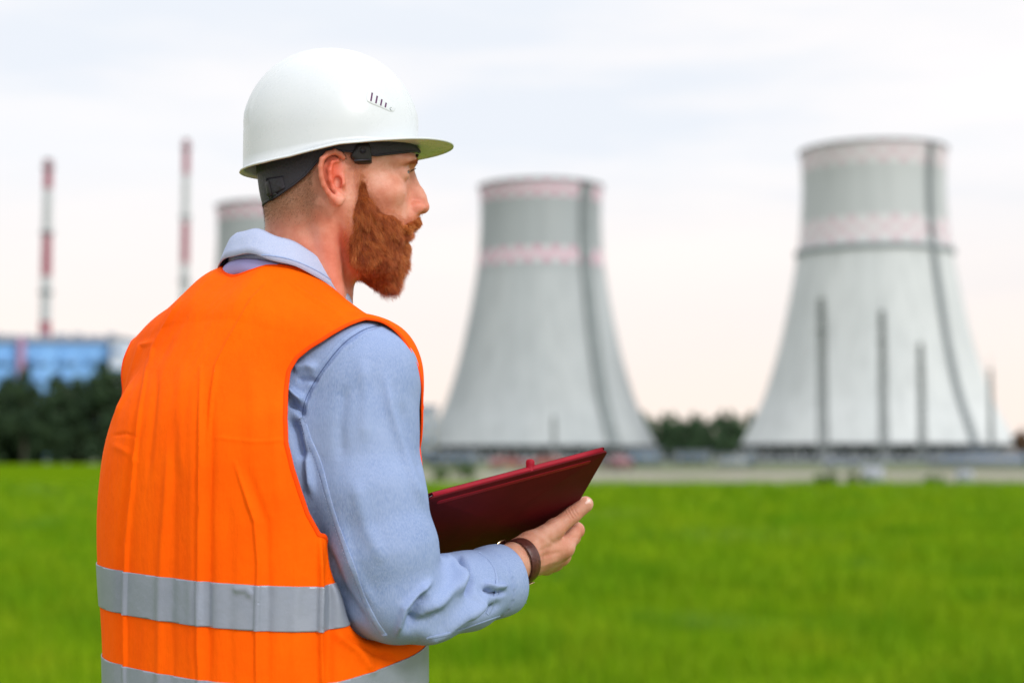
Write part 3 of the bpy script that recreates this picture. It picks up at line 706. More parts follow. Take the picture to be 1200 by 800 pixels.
# ---- shirt
Va, Ta, Qa = shell(V1, T1, .0016); Vb2, Tb2, Qb2 = shell(V2, T2, .0016); na = len(Va)
shirt = mobj('shirt', np.vstack([Va, Vb2]), [np.vstack([Ta, Tb2+na]), np.vstack([Qa, Qb2+na])], m_shirt, person)
def ribbon(line, w=.0032, h=.0006, n=50, lift=.0001, B=None):
    p, q = on_surface(B or B_shirt, line, n, lift)
    for it in range(2): p[1:-1] = (p[:-2]+p[2:]+2*p[1:-1])/4; q[1:-1] = (q[:-2]+q[2:]+2*q[1:-1])/4
    mb = MB(); mb.tube(p, np.full(len(p), 1.), 8, up=q, sx=h, sy=w); return mb
for line, w in (([(354.5, 489), (361, 513), (373, 540), (382, 572), (390, 600), (404, 640), (416, 672), (427, 702), (440, 729), (451, 744)], .0040),
                ([(562, 647), (573, 655), (581, 668), (583, 686), (579, 703), (571, 719)], .0030),
                ([(500, 748), (530, 741), (560, 731), (585, 722)], .0022)):
    ribbon(line, w).build('seam', m_seam if w > .0035 else m_shirt, shirt, True)
m_groove = simple('seam_groove_shade', (.07, .11, .26), .9)  # dark tube laid in for the shade of the armhole seam groove
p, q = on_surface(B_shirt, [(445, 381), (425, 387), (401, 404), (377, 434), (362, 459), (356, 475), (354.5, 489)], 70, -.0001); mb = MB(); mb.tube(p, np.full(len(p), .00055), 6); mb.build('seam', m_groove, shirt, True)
p, q = on_surface(B_shirt, [(446, 376), (423, 382), (398, 399), (373, 430), (357, 456)], 110, .0006); mb = MB()
for k in range(0, len(p)-1, 2): mb.tube([p[k], p[k+1]*.7+p[k]*.3], .00028, 5)
mb.build('stitching', m_seam, shirt, True)
# stitches along the sleeve seam
mb = MB()
for off in (-3.0, 3.0):
    line = spline([(354.5+off, 489), (361+off, 513), (373+off, 540), (382+off, 572), (390+off, 600), (404+off, 640), (416+off, 672), (427+off, 702)], 64)
    p, q = on_surface(B_shirt, line, 120, .0014)
    for k in range(0, len(p)-1, 2): mb.tube([p[k], p[k+1]*.75+p[k]*.25], .00028, 5)
m_thread = simple('thread', (.42, .50, .72), .8); mb.build('stitching', m_thread, shirt, True)
# collar: stand, fold and fall swept round the neck
CC = P(337, 300, .012); th = np.linspace(-math.pi*.93, math.pi*.93, 120); prof = [(-.004, -.050), (-.003, -.02), (.0, -.004), (.0035, .0), (.007, -.003), (.0095, -.012), (.012, -.024), (.0135, -.034), (.0115, -.0342), (.0095, -.024), (.007, -.012), (.0048, -.006), (.002, -.006), (.0, -.02), (-.001, -.050)]
Vq = []
for k, t in enumerate(th):
    dirn = -MBd[1]*math.cos(t)+MBd[0]*math.sin(t); zt = 1.515+.045*math.cos(t)+.0012*math.sin(t*7)-.001*math.cos(t*11); R0 = .0715-.004*math.cos(t)*0
    fl = 1+.15*math.sin(t*3)
    for (o_, z_) in prof:
        ex = max(0, -math.cos(t)-.4)*.03 if z_ < -.02 and o_ > .009 else 0
        p_ = np.array([CC[0], CC[1], 0])+dirn*(R0+o_*fl+max(0, -z_)*.22); Vq.append([p_[0], p_[1], zt+z_-ex])
kp = len(prof); i = np.arange(len(th)-1)[:, None]; j = np.arange(kp)[None]; j2 = (j+1) % kp
Fq = np.stack([i*kp+j, i*kp+j2, (i+1)*kp+j2, (i+1)*kp+j], -1).reshape(-1, 4)
m_collar = cloth('chambray_collar', (.34, .42, .66), (.43, .51, .73), 1300, streak=(.52, .58, .76), bs=.4)
collar = mobj('collar', np.array(Vq), Fq, m_collar, shirt)
Bc = bvh(np.array(Vq), Fq)
mb = ribbon([(268, 303), (285, 300), (310, 299), (340, 304), (365, 314), (385, 326), (398, 338)], .0010, .0006, 70, .0002, Bc); mb.build('seam', m_seam, shirt, True)
# back yoke under the collar
m_yoke = cloth('yoke', (.30, .30, .60), (.36, .36, .66), 700)
mb = MB(); pts = [np.array([CC[0], CC[1], 0])+(-MBd[1]*math.cos(t)+MBd[0]*math.sin(t))*(.083)+np.array([0, 0, 1.515+.040*math.cos(t)-.043]) for t in np.linspace(-1.7, 1.7, 60)]
mb.tube(pts, np.full(60, 1.), 10, up=(0, 0, 1), sx=.010, sy=.004); mb.build('collar_band', m_yoke, shirt, True)

# ---- vest parts
Va, Ta, Qa = shell(VV, VT, .0014, VN)
vest = mobj('safety_vest', Va, [Ta, Qa], m_vest, person)
vest['label'] = 'bright orange sleeveless vest with two grey reflective bands'
VB = wb(VV); m_stitch = simple('grey_thread', (.12, .13, .16), .9, scale=600, c2=(.3, .32, .36))
for zt in (1.126, 1.011):
    tl = zt-.045*VB[:, 0]+.16*np.clip(VB[:, 1]+.09, 0, 1)*np.clip((VB[:, 0]-.02)/.12, 0, 1); gz = np.maximum(VB[:, 2]-tl, (tl-.0525)-VB[:, 2]); Vc_, Tc_ = clip(VV+VN*.0016, VT, gz)
    Vx, Tx, Qx = shell(Vc_, Tc_, .0012); tp = mobj('reflective_strip', Vx, [Tx, Qx], m_tape, vest)
    for d_ in ():
        ge = np.maximum(VB[:, 2]-(tl-d_), (tl-d_-.0007)-VB[:, 2]); Ve_, Te_ = clip(VV+VN*.0019, VT, ge); mobj('stitching', Ve_, Te_, m_stitch, tp)
mb = MB()
for lp in boundary(VV, VT):
    if len(lp) < 40: continue
    p_ = VV[lp]; q_ = VN[lp]
    for it in range(12): p_ = (np.roll(p_, 1, 0)+np.roll(p_, -1, 0)+2*p_)/4; q_ = (np.roll(q_, 1, 0)+np.roll(q_, -1, 0)+2*q_)/4
    mb.tube(p_[::2]-q_[::2]*.0004, np.full(len(p_[::2]), 1.), 8, up=q_[::2]/np.linalg.norm(q_[::2], axis=1)[:, None], sx=.0017, sy=.0030, closed=True)
mb.build('binding', m_bind, vest, True)

# ---- trousers, boots
Vg, Fg = nets(lambda X: legs(X, .014), (-.25, -.19, .055), (.25, .19, 1.04), .008); g_ = np.maximum(.07-Vg[:, 2], Vg[:, 2]-1.0); V_, T_ = clip(Vg, Fg, g_); Vx, Tx, Qx = shell(bw(V_), T_, .003)
mobj('trousers', Vx, [Tx, Qx], m_trous, person)
for s in (-1, 1):
    bt = lambda X: smin(smin(cap(X, (s*.11, .0, .16), (s*.11, -.01, .07), .052, .05), cap(X, (s*.11, -.02, .05), (s*.125, .15, .04), .046, .042), .03), sph(X, (s*.125, .155, .045), .044), .02)
    f_ = lambda X: smax(bt(X), f32(.012)-X[2], .006); V_, F_ = nets(f_, (s*.11-.09, -.1, -.01), (s*.11+.09, .24, .25), .004); o = mobj('boot', bw(V_), F_, m_boot, person)
    f_ = lambda X: np.maximum(np.maximum(bt(X)-f32(.005), -X[2]), X[2]-f32(.022)); V_, F_ = nets(f_, (s*.11-.09, -.1, -.01), (s*.11+.09, .24, .04), .004); mobj('sole', bw(V_), F_, m_sole, o)

# ---- hard hat (worn)
ra_, rb_, a0, c0, Ht = .1145, .0985, -.004, .070, .116
def crim(a): return float(np.interp(a, [-.125, -.09, -.06, -.03, 0, .03, .06, .09, .12], [.024, .0265, .031, .0385, .0465, .0508, .0545, .0592, .063]))
def dome(t, ph, off=0.):
    """t angle (0 front), ph 0 rim equator .. pi/2 top"""
    cs, sn = math.cos(ph)**.93, math.sin(ph)**.97 if ph > 0 else 0
    a, l = math.cos(t), math.sin(t); x, y, z = (ra_+off)*a*cs, (rb_+off)*l*cs, (Ht+off)*sn
    rg = .0026*(1/(1+math.exp(-(.034-abs(y))/.0007)))*min(1, max(0, (z-.01)/.02))      # raised crown ridge
    return np.array([a0+x*(1+rg/.11), y, c0+z*(1+rg/.12)+.0])
nt_, npz = 320, 80; rows = []
ths = np.linspace(0, 2*math.pi, nt_, endpoint=False)
def brim(t):
    tt = abs((t+math.pi) % (2*math.pi)-math.pi); return .0425*max(0, math.cos(min(tt*1.2, math.pi/2)))**1.1+.0045
for ph in np.linspace(math.pi/2-.02, 0, npz): rows.append([dome(t, ph) for t in ths])
top = []
for f in (.33, .66, .93):
    r = []
    for t in ths:
        p_ = dome(t, 0); r.append(np.array([p_[0], p_[1], p_[2]+(crim(p_[0])-p_[2])*f]))
    rows.append(r)
base_ = rows[-1]
for f in (.10, .3, .6, .9, 1.0):
    r = []
    for k, t in enumerate(ths):
        p_ = base_[k]; br = brim(t); n_ = np.array([math.cos(t)/ra_, math.sin(t)/rb_, 0]); n_ /= np.linalg.norm(n_)
        frontw = max(0, (br-.0055)/.0475)
        r.append(np.array([p_[0], p_[1], crim(p_[0])+.0010*(1-frontw)*(1-f)*3])+n_*br*f+np.array([0, 0, .005*frontw*f*f-.0014*(f >= .99)]))
    rows.append(r)
Vd = np.vstack([[dome(0, math.pi/2)]]+[np.array(r) for r in rows]); nr = len(rows)
i = np.arange(nr-1)[:, None]; j = np.arange(nt_)[None]; j2 = (j+1) % nt_
Fd = np.stack([1+i*nt_+j, 1+(i+1)*nt_+j, 1+(i+1)*nt_+j2, 1+i*nt_+j2], -1).reshape(-1, 4); Fd = np.vstack([tri(Fd), [[0, 1+k, 1+(k+1) % nt_] for k in range(nt_)]])
Vd2, Td2, Qd2 = shell(hw(Vd), Fd, .0026)
hat = empty('hard_hat', tuple(hw([0, 0, .05]))); hat.parent = person; hat['label'] = 'glossy white hard hat with side vent slots'
def ho(name, V, F, mat): 
    return mobj(name, np.asarray(V)-hw([0, 0, .05]), F, mat, hat)
ho('helmet_shell', Vd2, [Td2, Qd2], m_helmet)
B_hat = bvh(hw(Vd), Fd)
# vents: a raised plate with four slots and a stud
pl = spline([(431, 106), (436, 105), (450, 114), (461, 124), (462, 129), (458, 131), (446, 126), (434, 121), (430, 117), (431, 106)], 40); cx, cy = pl.mean(0)
ringp = []; 
for sc_, lf in ((1.06, .0000), (.97, .0008), (.9, .0010), (.45, .0010), (.02, .0010)):
    for x, y in pl[:-1]:
        p_, q_ = cast(B_hat, cx+(x-cx)*sc_, cy+(y-cy)*sc_); ringp.append(p_+q_*lf*(1 if q_@(np.array([0, 0, CAMZ])-p_) > 0 else -1))
m_ = len(pl)-1; i = np.arange(4)[:, None]; j = np.arange(m_)[None]; Fp = np.stack([i*m_+j, i*m_+(j+1) % m_, (i+1)*m_+(j+1) % m_, (i+1)*m_+j], -1).reshape(-1, 4)
ho('vent_plate', np.array(ringp), Fp, m_helmet)
for (x0, y0, x1, y1) in ((435.8, 109.5, 434.2, 119.0), (441.6, 113.2, 440.0, 121.5), (447.0, 117.2, 445.6, 124.2), (452.0, 121.2, 450.9, 126.2)):
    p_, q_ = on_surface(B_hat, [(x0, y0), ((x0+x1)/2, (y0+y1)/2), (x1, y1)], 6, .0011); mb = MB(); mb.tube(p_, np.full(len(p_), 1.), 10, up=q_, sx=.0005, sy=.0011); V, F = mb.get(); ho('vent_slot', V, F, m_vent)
p_, q_ = cast(B_hat, 457.5, 128); mb = MB(); mb.tube([p_-q_*.001, p_+q_*.0022], [.0024, .002], 14); V, F = mb.get(); ho('stud', V, F, m_helmet)
# headband and nape strap; dark cap above added as shade inside the shell
Vz, Fz = nets(lambda X: skull_sdf(X)-f32(.0055), (-.12, -.095, -.04), (.125, .095, .155), .003); Vz = smooth(Vz, Fz, 2)
clow = np.interp(Vz[:, 0], [-.12, -.095, -.075, -.055, -.04, -.028, -.018, -.004, .015, .05, .08, .105, .12], [-.022, -.020, -.014, -.002, .010, .024, .034, .0405, .040, .037, .0440, .0515, .054])
V_, T_ = clip(Vz, Fz, np.maximum(np.maximum(clow-Vz[:, 2], Vz[:, 2]-.125), Vz[:, 0]-.066-(.083-Vz[:, 2])*1.6)); Vx, Tx, Qx = shell(hw(V_), T_, .0018)
ho('headband', Vx, [Tx, Qx], m_band)
Bz = bvh(hw(V_), T_)
# rolled lower edge of the strap
lp = max(boundary(V_, T_), key=lambda q: -V_[q][:, 2].mean()); p_ = hw(V_[lp])
for it in range(6): p_ = (np.roll(p_, 1, 0)+np.roll(p_, -1, 0)+2*p_)/4
mb = MB(); mb.tube(p_[::2], np.full(len(p_[::2]), .0016), 6, closed=True); V, F = mb.get(); ho('strap_edge', V, F, m_band)
# adjuster at the nape
def patch(name, quad, mat, lift=.002, th=.003, B=Bz):
    q0 = np.array(quad, float); n_ = 8; G = []
    for a_ in np.linspace(0, 1, n_):
        for b_ in np.linspace(0, 1, n_):
            xy = (q0[0]*(1-a_)+q0[1]*a_)*(1-b_)+(q0[3]*(1-a_)+q0[2]*a_)*b_; p_, q_ = cast(B, *xy)
            if p_ is None: p_, q_ = G_last
            G_last = (p_, q_); q_ = q_ if q_@(np.array([0, 0, CAMZ])-p_) > 0 else -q_; e_ = min(a_, 1-a_, b_, 1-b_); G.append(p_+q_*(lift+th*min(1, e_*6)))
    i = np.arange(n_-1)[:, None]; j = np.arange(n_-1)[None]; Fq = np.stack([i*n_+j, i*n_+j+1, (i+1)*n_+j+1, (i+1)*n_+j], -1).reshape(-1, 4)
    G = np.array(G); T_ = tri(Fq); Nn_ = vnormals(G, T_); Vx, Tx, Qx = shell(G, T_, .004, Nn_ if (Nn_.mean(0)@(np.array([0, 0, CAMZ])-G.mean(0))) > 0 else -Nn_); return ho(name, Vx, [Tx, Qx], mat)
patch('adjuster_plate', [(311, 209), (332, 206), (334, 221), (315, 232)], m_band, .0006, .0012)
patch('adjuster_buckle', [(312, 210), (316.5, 209), (322, 236), (317, 239)], m_black, .001, .003)
patch('adjuster_buckle', [(315, 233), (328, 228), (329, 232), (317, 239)], m_black, .001, .0025)
# side clip
Bh = bvh(HV, Fh)
ppl = spline([(419, 169), (427, 168), (433, 172), (435, 188), (433, 192), (418, 192), (415, 189), (411, 184), (415, 176), (419, 169)], 40); cx, cy = ppl.mean(0); G = []
for sc_, lf in ((1.05, .002), (1.0, .0075), (.9, .0095), (.5, .0100), (.02, .0102)):
    for x, y in ppl[:-1]:
        p_, q_ = cast(Bh, cx+(x-cx)*sc_, cy+(y-cy)*sc_); G.append(p_-MH[1]*lf)
m_ = len(ppl)-1; i = np.arange(4)[:, None]; j = np.arange(m_)[None]; Fp = np.stack([i*m_+j, i*m_+(j+1) % m_, (i+1)*m_+(j+1) % m_, (i+1)*m_+j], -1).reshape(-1, 4); ho('side_clip', np.array(G), Fp, m_black)
p_, q_ = cast(Bh, 424.5, 178); p_ = p_-MH[1]*.0100; mb = MB(); mb.tube([p_, p_-MH[1]*.0018], [.0042, .0036], 18); V, F = mb.get(); ho('clip_button', V, F, m_band)
mb = MB(); p1 = cast(Bh, 414, 190)[0]-MH[1]*.0106; p2 = cast(Bh, 433, 189)[0]-MH[1]*.0106; mb.tube([p1, p2], .0012, 8); V, F = mb.get(); ho('clip_ridge', V, F, m_band)

# ---- wristwatch (worn)
ax = (WR-P(580, 668, .0)); ax /= np.linalg.norm(ax); wc = P(609.5, 657.5, .033); e1 = np.cross(ax, [0, 0, 1.]); e1 /= np.linalg.norm(e1); e2 = np.cross(e1, ax)
watch = empty('wristwatch', tuple(wc)); watch.parent = person; watch['label'] = 'dark brown leather watch strap with gold buckle'
t = np.linspace(0, 2*math.pi, 60, endpoint=False); ring = np.stack([wc+(e1*math.cos(a)+e2*math.sin(a))*(.0290+.0008*math.sin(2*a)) for a in t]); upv = np.stack([e1*math.cos(a)+e2*math.sin(a) for a in t])
mb = MB(); mb.tube(ring, np.full(60, 1.), 12, up=upv, sx=.0020, sy=.0088, closed=True); mb.build('strap', m_strap, watch, True, off=wc)
mb = MB()
dn = -e2*.93+(-e1 if e1[1] > 0 else e1)*.1; dn /= np.linalg.norm(dn); bc = wc+dn*.0315; sdv = np.cross(ax, dn); rect = [bc+ax*x+sdv*y for x, y in ((-.010, -.006), (.010, -.006), (.010, .006), (-.010, .006))]
rect = np.vstack([np.linspace(rect[k], rect[(k+1) % 4], 6)[:-1] for k in range(4)]); mb.tube(rect, np.full(len(rect), .0011), 8, closed=True); mb.tube([bc-ax*.002+sdv*.006, bc+sdv*-.007], .0008, 6); mb.build('buckle', m_gold, watch, True, off=wc)
mb = MB(); ein = e1 if e1[1] > 0 else -e1; ein = ein*.93+e2*.36; mb.tube([wc+ein*.027, wc+ein*.035], [.017, .0165], 28); mb.build('watch_case', m_gold, watch, True, off=wc)

# ---- red folder held in the hands: a thing of its own
A_, B_, C_ = P(503, 583, -.12), P(712, 527.5, -.01), P(656, 633, .19)
e1 = (B_-A_); Lx = np.linalg.norm(e1); e1 /= Lx; e2 = (C_-B_); e2 -= (e2@e1)*e1; Ly = np.linalg.norm(C_-B_); e2 /= np.linalg.norm(e2); e3 = np.cross(e1, e2)
if e3@(np.array([0, 0, CAMZ])-A_) < 0: e3 = -e3
MFd = np.stack([e1, e2, e3])        # x along the top edge, y down the cover, z out of the visible cover
fol = empty('folder', tuple(A_)); tag(fol, 'dark red leather folder held open-side up in the man\'s right hand', 'folder')
def rr(x0, y0, x1, y1, r, n=6):
    p_ = []
    for cx_, cy_, a_ in ((x1-r, y1-r, 0), (x0+r, y1-r, 90), (x0+r, y0+r, 180), (x1-r, y0+r, 270)):
        for k in range(n+1): t_ = math.radians(a_+90*k/n); p_.append((cx_+r*math.cos(t_), cy_+r*math.sin(t_)))
    return np.array(p_)
def slab(outline, z0, z1, bev, name, mat, par):
    n_ = len(outline); c_ = outline.mean(0); Vx = []; 
    def inset(d): 
        v = outline-c_; return c_+v*(1-d/np.abs(v).max(0))
    for d_, z_ in ((bev, z0), (bev*.3, z0+bev*.3), (0, z0+bev), (0, z1-bev), (bev*.3, z1-bev*.3), (bev, z1)):
        q_ = inset(d_); Vx.append(np.column_stack([q_, np.full(n_, z_)]))
    Vx = np.vstack(Vx+[[[*c_, z0]], [[*c_, z1]]]); F4 = [[k*n_+i, k*n_+(i+1) % n_, (k+1)*n_+(i+1) % n_, (k+1)*n_+i] for k in range(5) for i in range(n_)]
    F3 = [[6*n_, (i+1) % n_, i] for i in range(n_)]+[[6*n_+1, 5*n_+i, 5*n_+(i+1) % n_] for i in range(n_)]
    o = mobj(name, Vx@MFd, [np.array(F3), np.array(F4)], mat, par, smooth=False); return o
slab(rr(0, 0, Lx, Ly, .006), -.0018, .0018, .0008, 'cover', m_board, fol)
slab(rr(.004, .004, Lx-.004, Ly-.006, .003), -.0046, -.0022, .0004, 'paper', m_paper, fol)
slab(rr(0, 0, Lx, Ly, .006), -.0068, -.0050, .0006, 'cover', m_board, fol)
mb = MB(); q_ = np.array([[.0, .0, .0], [Lx, 0, 0]]); pts = np.linspace([.006, .0005, -.003], [Lx-.006, .0005, -.003], 8); mb.tube(pts@MFd, np.full(8, 1.), 10, up=e3, sx=.0032, sy=.0018); mb.build('spine', m_boardedge, fol, True)
mb = MB(); ol = rr(.014, .012, Lx-.022, .0185, .003); pts = np.column_stack([ol, np.full(len(ol), .0018)]); mb.tube(pts@MFd, np.full(len(ol), .0007), 6, closed=True)
fl = slab(rr(.0145, .0125, Lx-.0225, .018, .0025), .0012, .0024, .0004, 'edge_band', m_boardedge, fol); mb.build('piping', m_boardedge, fol, True)
pp = P(611, 549, -.03)-A_; x_ = pp@e1
mb = MB(); pb_ = np.array([x_, .002, -.006])@MFd; mb.tube([pb_+np.array([0, 0, z_]) for z_ in (-.006, .003, .0078, .0096, .0103)], [.0052, .0056, .0056, .0042, .002], 16); mb.build('pen_cap', m_boardedge, fol, True)
# ================================================================== WORLD AND LIGHT
SUN_EL, SUN_AZ = math.radians(36), math.radians(141)      # azimuth clockwise from +Y
w = bpy.data.worlds.new('World'); SC.world = w; w.use_nodes = True; nt = w.node_tree; bg = nt.nodes['Background']
sky = N(nt, 'ShaderNodeTexSky', sky_type='NISHITA', sun_disc=False, sun_elevation=SUN_EL, sun_rotation=SUN_AZ)
tc = N(nt, 'ShaderNodeTexCoord'); sp = N(nt, 'ShaderNodeSeparateXYZ'); L(nt, tc.outputs['Generated'], sp.inputs[0])
n1 = noise(nt, 2.6, 6, .55, tc.outputs['Generated'], stretch=(1, 1, 5.5)); n2 = noise(nt, 1.3, 3, .5, tc.outputs['Generated'], stretch=(1.3, 1, 9))
cl = ramp(nt, n1, [(.36, (8.3, 8.65, 9.25)), (.48, (9.5, 9.35, 9.45)), (.60, (10.1, 9.7, 9.6))])
cl = mixc(nt, ramp(nt, n2, [(.45, (0, 0, 0)), (.68, (.55, .55, .55))]), cl, (8.4, 8.75, 9.3))
hz = ramp(nt, sp.outputs['Z'], [(0, (1, 1, 1)), (.035, (.9,)*3), (.17, (0, 0, 0))])
cl = mixc(nt, hz, cl, (10.2, 8.75, 7.9))
zb = N(nt, 'ShaderNodeMapRange'); zb.inputs[1].default_value = .25; zb.inputs[2].default_value = 1; zb.inputs[3].default_value = 1.0; zb.inputs[4].default_value = 1.55; L(nt, sp.outputs['Z'], zb.inputs[0])
vm = N(nt, 'ShaderNodeVectorMath', operation='SCALE'); L(nt, cl, vm.inputs[0]); L(nt, zb.outputs[0], vm.inputs['Scale'])
L(nt, mixc(nt, .93, sky.outputs['Color'], vm.outputs['Vector']), bg.inputs['Color']); bg.inputs['Strength'].default_value = .1
sd_ = bpy.data.lights.new('sun', 'SUN'); sd_.energy = 1.7; sd_.angle = math.radians(14); sd_.color = (1, .965, .92); so = bpy.data.objects.new('sun', sd_); COL.objects.link(so)
dv = Vector((math.sin(SUN_AZ)*math.cos(SUN_EL), math.cos(SUN_AZ)*math.cos(SUN_EL), math.sin(SUN_EL))); so.rotation_euler = dv.to_track_quat('Z', 'Y').to_euler(); so.location = (30, -30, 40)
SC.view_settings.view_transform = 'Standard'; SC.view_settings.look = 'None'; SC.view_settings.gamma = 1; SC.view_settings.exposure = .12
SC.cycles.use_denoising = True; SC.cycles.max_bounces = 6; SC.cycles.diffuse_bounces = 3; SC.cycles.glossy_bounces = 3

# ================================================================== GROUND
m_ground = simple('rough_ground', (.12, .13, .07), .95, scale=.05, c2=(.09, .14, .04))
m_field, nt, b = new_mat('green_field')
c_ = ramp(nt, noise(nt, .25, 6, .6), [(.3, (.085, .165, .003)), (.7, (.13, .225, .004))]); c_ = mixc(nt, ramp(nt, noise(nt, 9, 4, .7), [(.35, (0, 0, 0)), (.65, (.5, .5, .5))]), c_, (.06, .12, .004))
L(nt, c_, b.inputs['Base Color']); b.inputs['Roughness'].default_value = 1; b.inputs['Specular IOR Level'].default_value = 0
m_gravel, nt, b = new_mat('pale_gravel'); c_ = ramp(nt, noise(nt, .12, 6, .7), [(.3, (.13, .15, .08)), (.5, (.23, .22, .17)), (.7, (.31, .29, .24))]); L(nt, c_, b.inputs['Base Color']); b.inputs['Roughness'].default_value = .95
def sheet(name, pts, z, mat):
    me = bpy.data.meshes.new(name); me.from_pydata([(x, y, z) for x, y in pts], [], [list(range(len(pts)))]); me.materials.append(mat)
    o = bpy.data.objects.new(name, me); COL.objects.link(o); o['kind'] = 'structure'; return o
sheet('ground', [(-9000, -2000), (9000, -2000), (9000, 12000), (-9000, 12000)], -.06, m_ground)
sheet('gravel_yard', [(-12, 76), (260, 76), (260, 150), (-30, 150)], -.03, m_gravel)
sheet('field', [(-400, -40), (400, -40), (400, 78), (60, 77.5), (20, 79), (-6, 77), (-66, 300), (-140, 312), (-400, 312)], 0, m_field)
sheet('path', [(-400, -14), (400, -14), (400, .6), (-400, .6)], .012, simple('sandy_bounce', (.46, .38, .33), .95, scale=2, bmp=.3))  # unseen sand sheet added to bounce neutral light onto the man
# grass blades
m_grass, nt, b = new_mat('grass_blade')
gc = ramp(nt, attr(nt, 'rnd'), [(0, (.08, .155, .002)), (.45, (.18, .32, .004)), (.8, (.25, .39, .007)), (1, (.31, .42, .03))])
gc = mixc(nt, ramp(nt, noise(nt, .45, 5, .65), [(.40, (0, 0, 0)), (.58, (.9,)*3)]), gc, (.085, .225, .004)); gc = mixc(nt, ramp(nt, noise(nt, 1.3, 4, .6), [(.52, (0, 0, 0)), (.66, (.7,)*3)]), gc, (.28, .37, .012))
pm = noise(nt, .22, 5, .65); tcg = N(nt, 'ShaderNodeTexCoord'); sg = N(nt, 'ShaderNodeSeparateXYZ'); L(nt, tcg.outputs['Object'], sg.inputs[0])
gc = mixc(nt, ramp(nt, pm, [(.56, (0, 0, 0)), (.66, (.5,)*3)]), gc, (.20, .29, .075))
L(nt, gc, b.inputs['Base Color']); b.inputs['Roughness'].default_value = .8; b.inputs['Specular IOR Level'].default_value = .04
b.inputs['Transmission Weight'].default_value = 0
P_, R_, W_ = [], [], []
def band(y0, y1, dens, hgt, wid, xk=.40, x0=0):
    A = xk*(y1*y1-y0*y0); n = int(A*dens); y = np.sqrt(rng.uniform(y0*y0, y1*y1, n)); x = rng.uniform(-1, 1, n)*xk*y+x0
    # clumpy sward
    cx = np.sin(x*3.1+np.sin(y*2.3)*2)+np.sin(y*4.7+np.cos(x*1.9)*2)+.8*np.sin(x*.9+y*.7)
    keep = rng.random(n) < np.clip(.65+.22*cx, .15, 1); x, y, cx = x[keep], y[keep], cx[keep]
    cz = np.sin(x*2.1+1.7*np.sin(y*.8+x*.3))*np.sin(y*1.3+1.5*np.sin(x*.9)); h = hgt*1.45*rng.uniform(.5, 1.3, len(x))*(1+.12*cx)*(1+.38*cz); return x, y, h, np.full(len(x), wid)
bands = [band(2.0, 8.5, 330, .09, .0045, .62), band(8.5, 14, 1000, .11, .0042, .46), band(14, 22, 480, .12, .0065, .45), band(22, 38, 150, .13, .012, .45), band(38, 79, 34, .16, .028, .45)]
x, y, h, wd = [np.concatenate(q) for q in zip(*bands)]; n = len(x)
an = rng.uniform(0, 2*math.pi, n); lean = rng.uniform(.1, .7, n); ux, uy = np.cos(an), np.sin(an); la = rng.uniform(0, 2*math.pi, n); lx, ly = np.cos(la)*lean*h, np.sin(la)*lean*h
def pt(s, hh, ll): return np.stack([x+ux*wd*s+lx*ll, y+uy*wd*s+ly*ll, h*hh], 1)
Vg_ = np.stack([pt(-.5, -.02, 0), pt(.5, -.02, 0), pt(.42, .55, .25), pt(-.42, .55, .25), pt(0, .95, 1)], 1).reshape(-1, 3); i5 = (np.arange(n)*5)[:, None]
go = mobj('grass', Vg_, [i5+np.array([[3, 2, 4]]), i5+np.array([[0, 1, 2, 3]])], m_grass, smooth=False); set_attr(go.data, 'rnd', np.repeat(rng.random(n), 5))
tag(go, 'bright green grass blades covering the field', 'grass', kind='stuff')

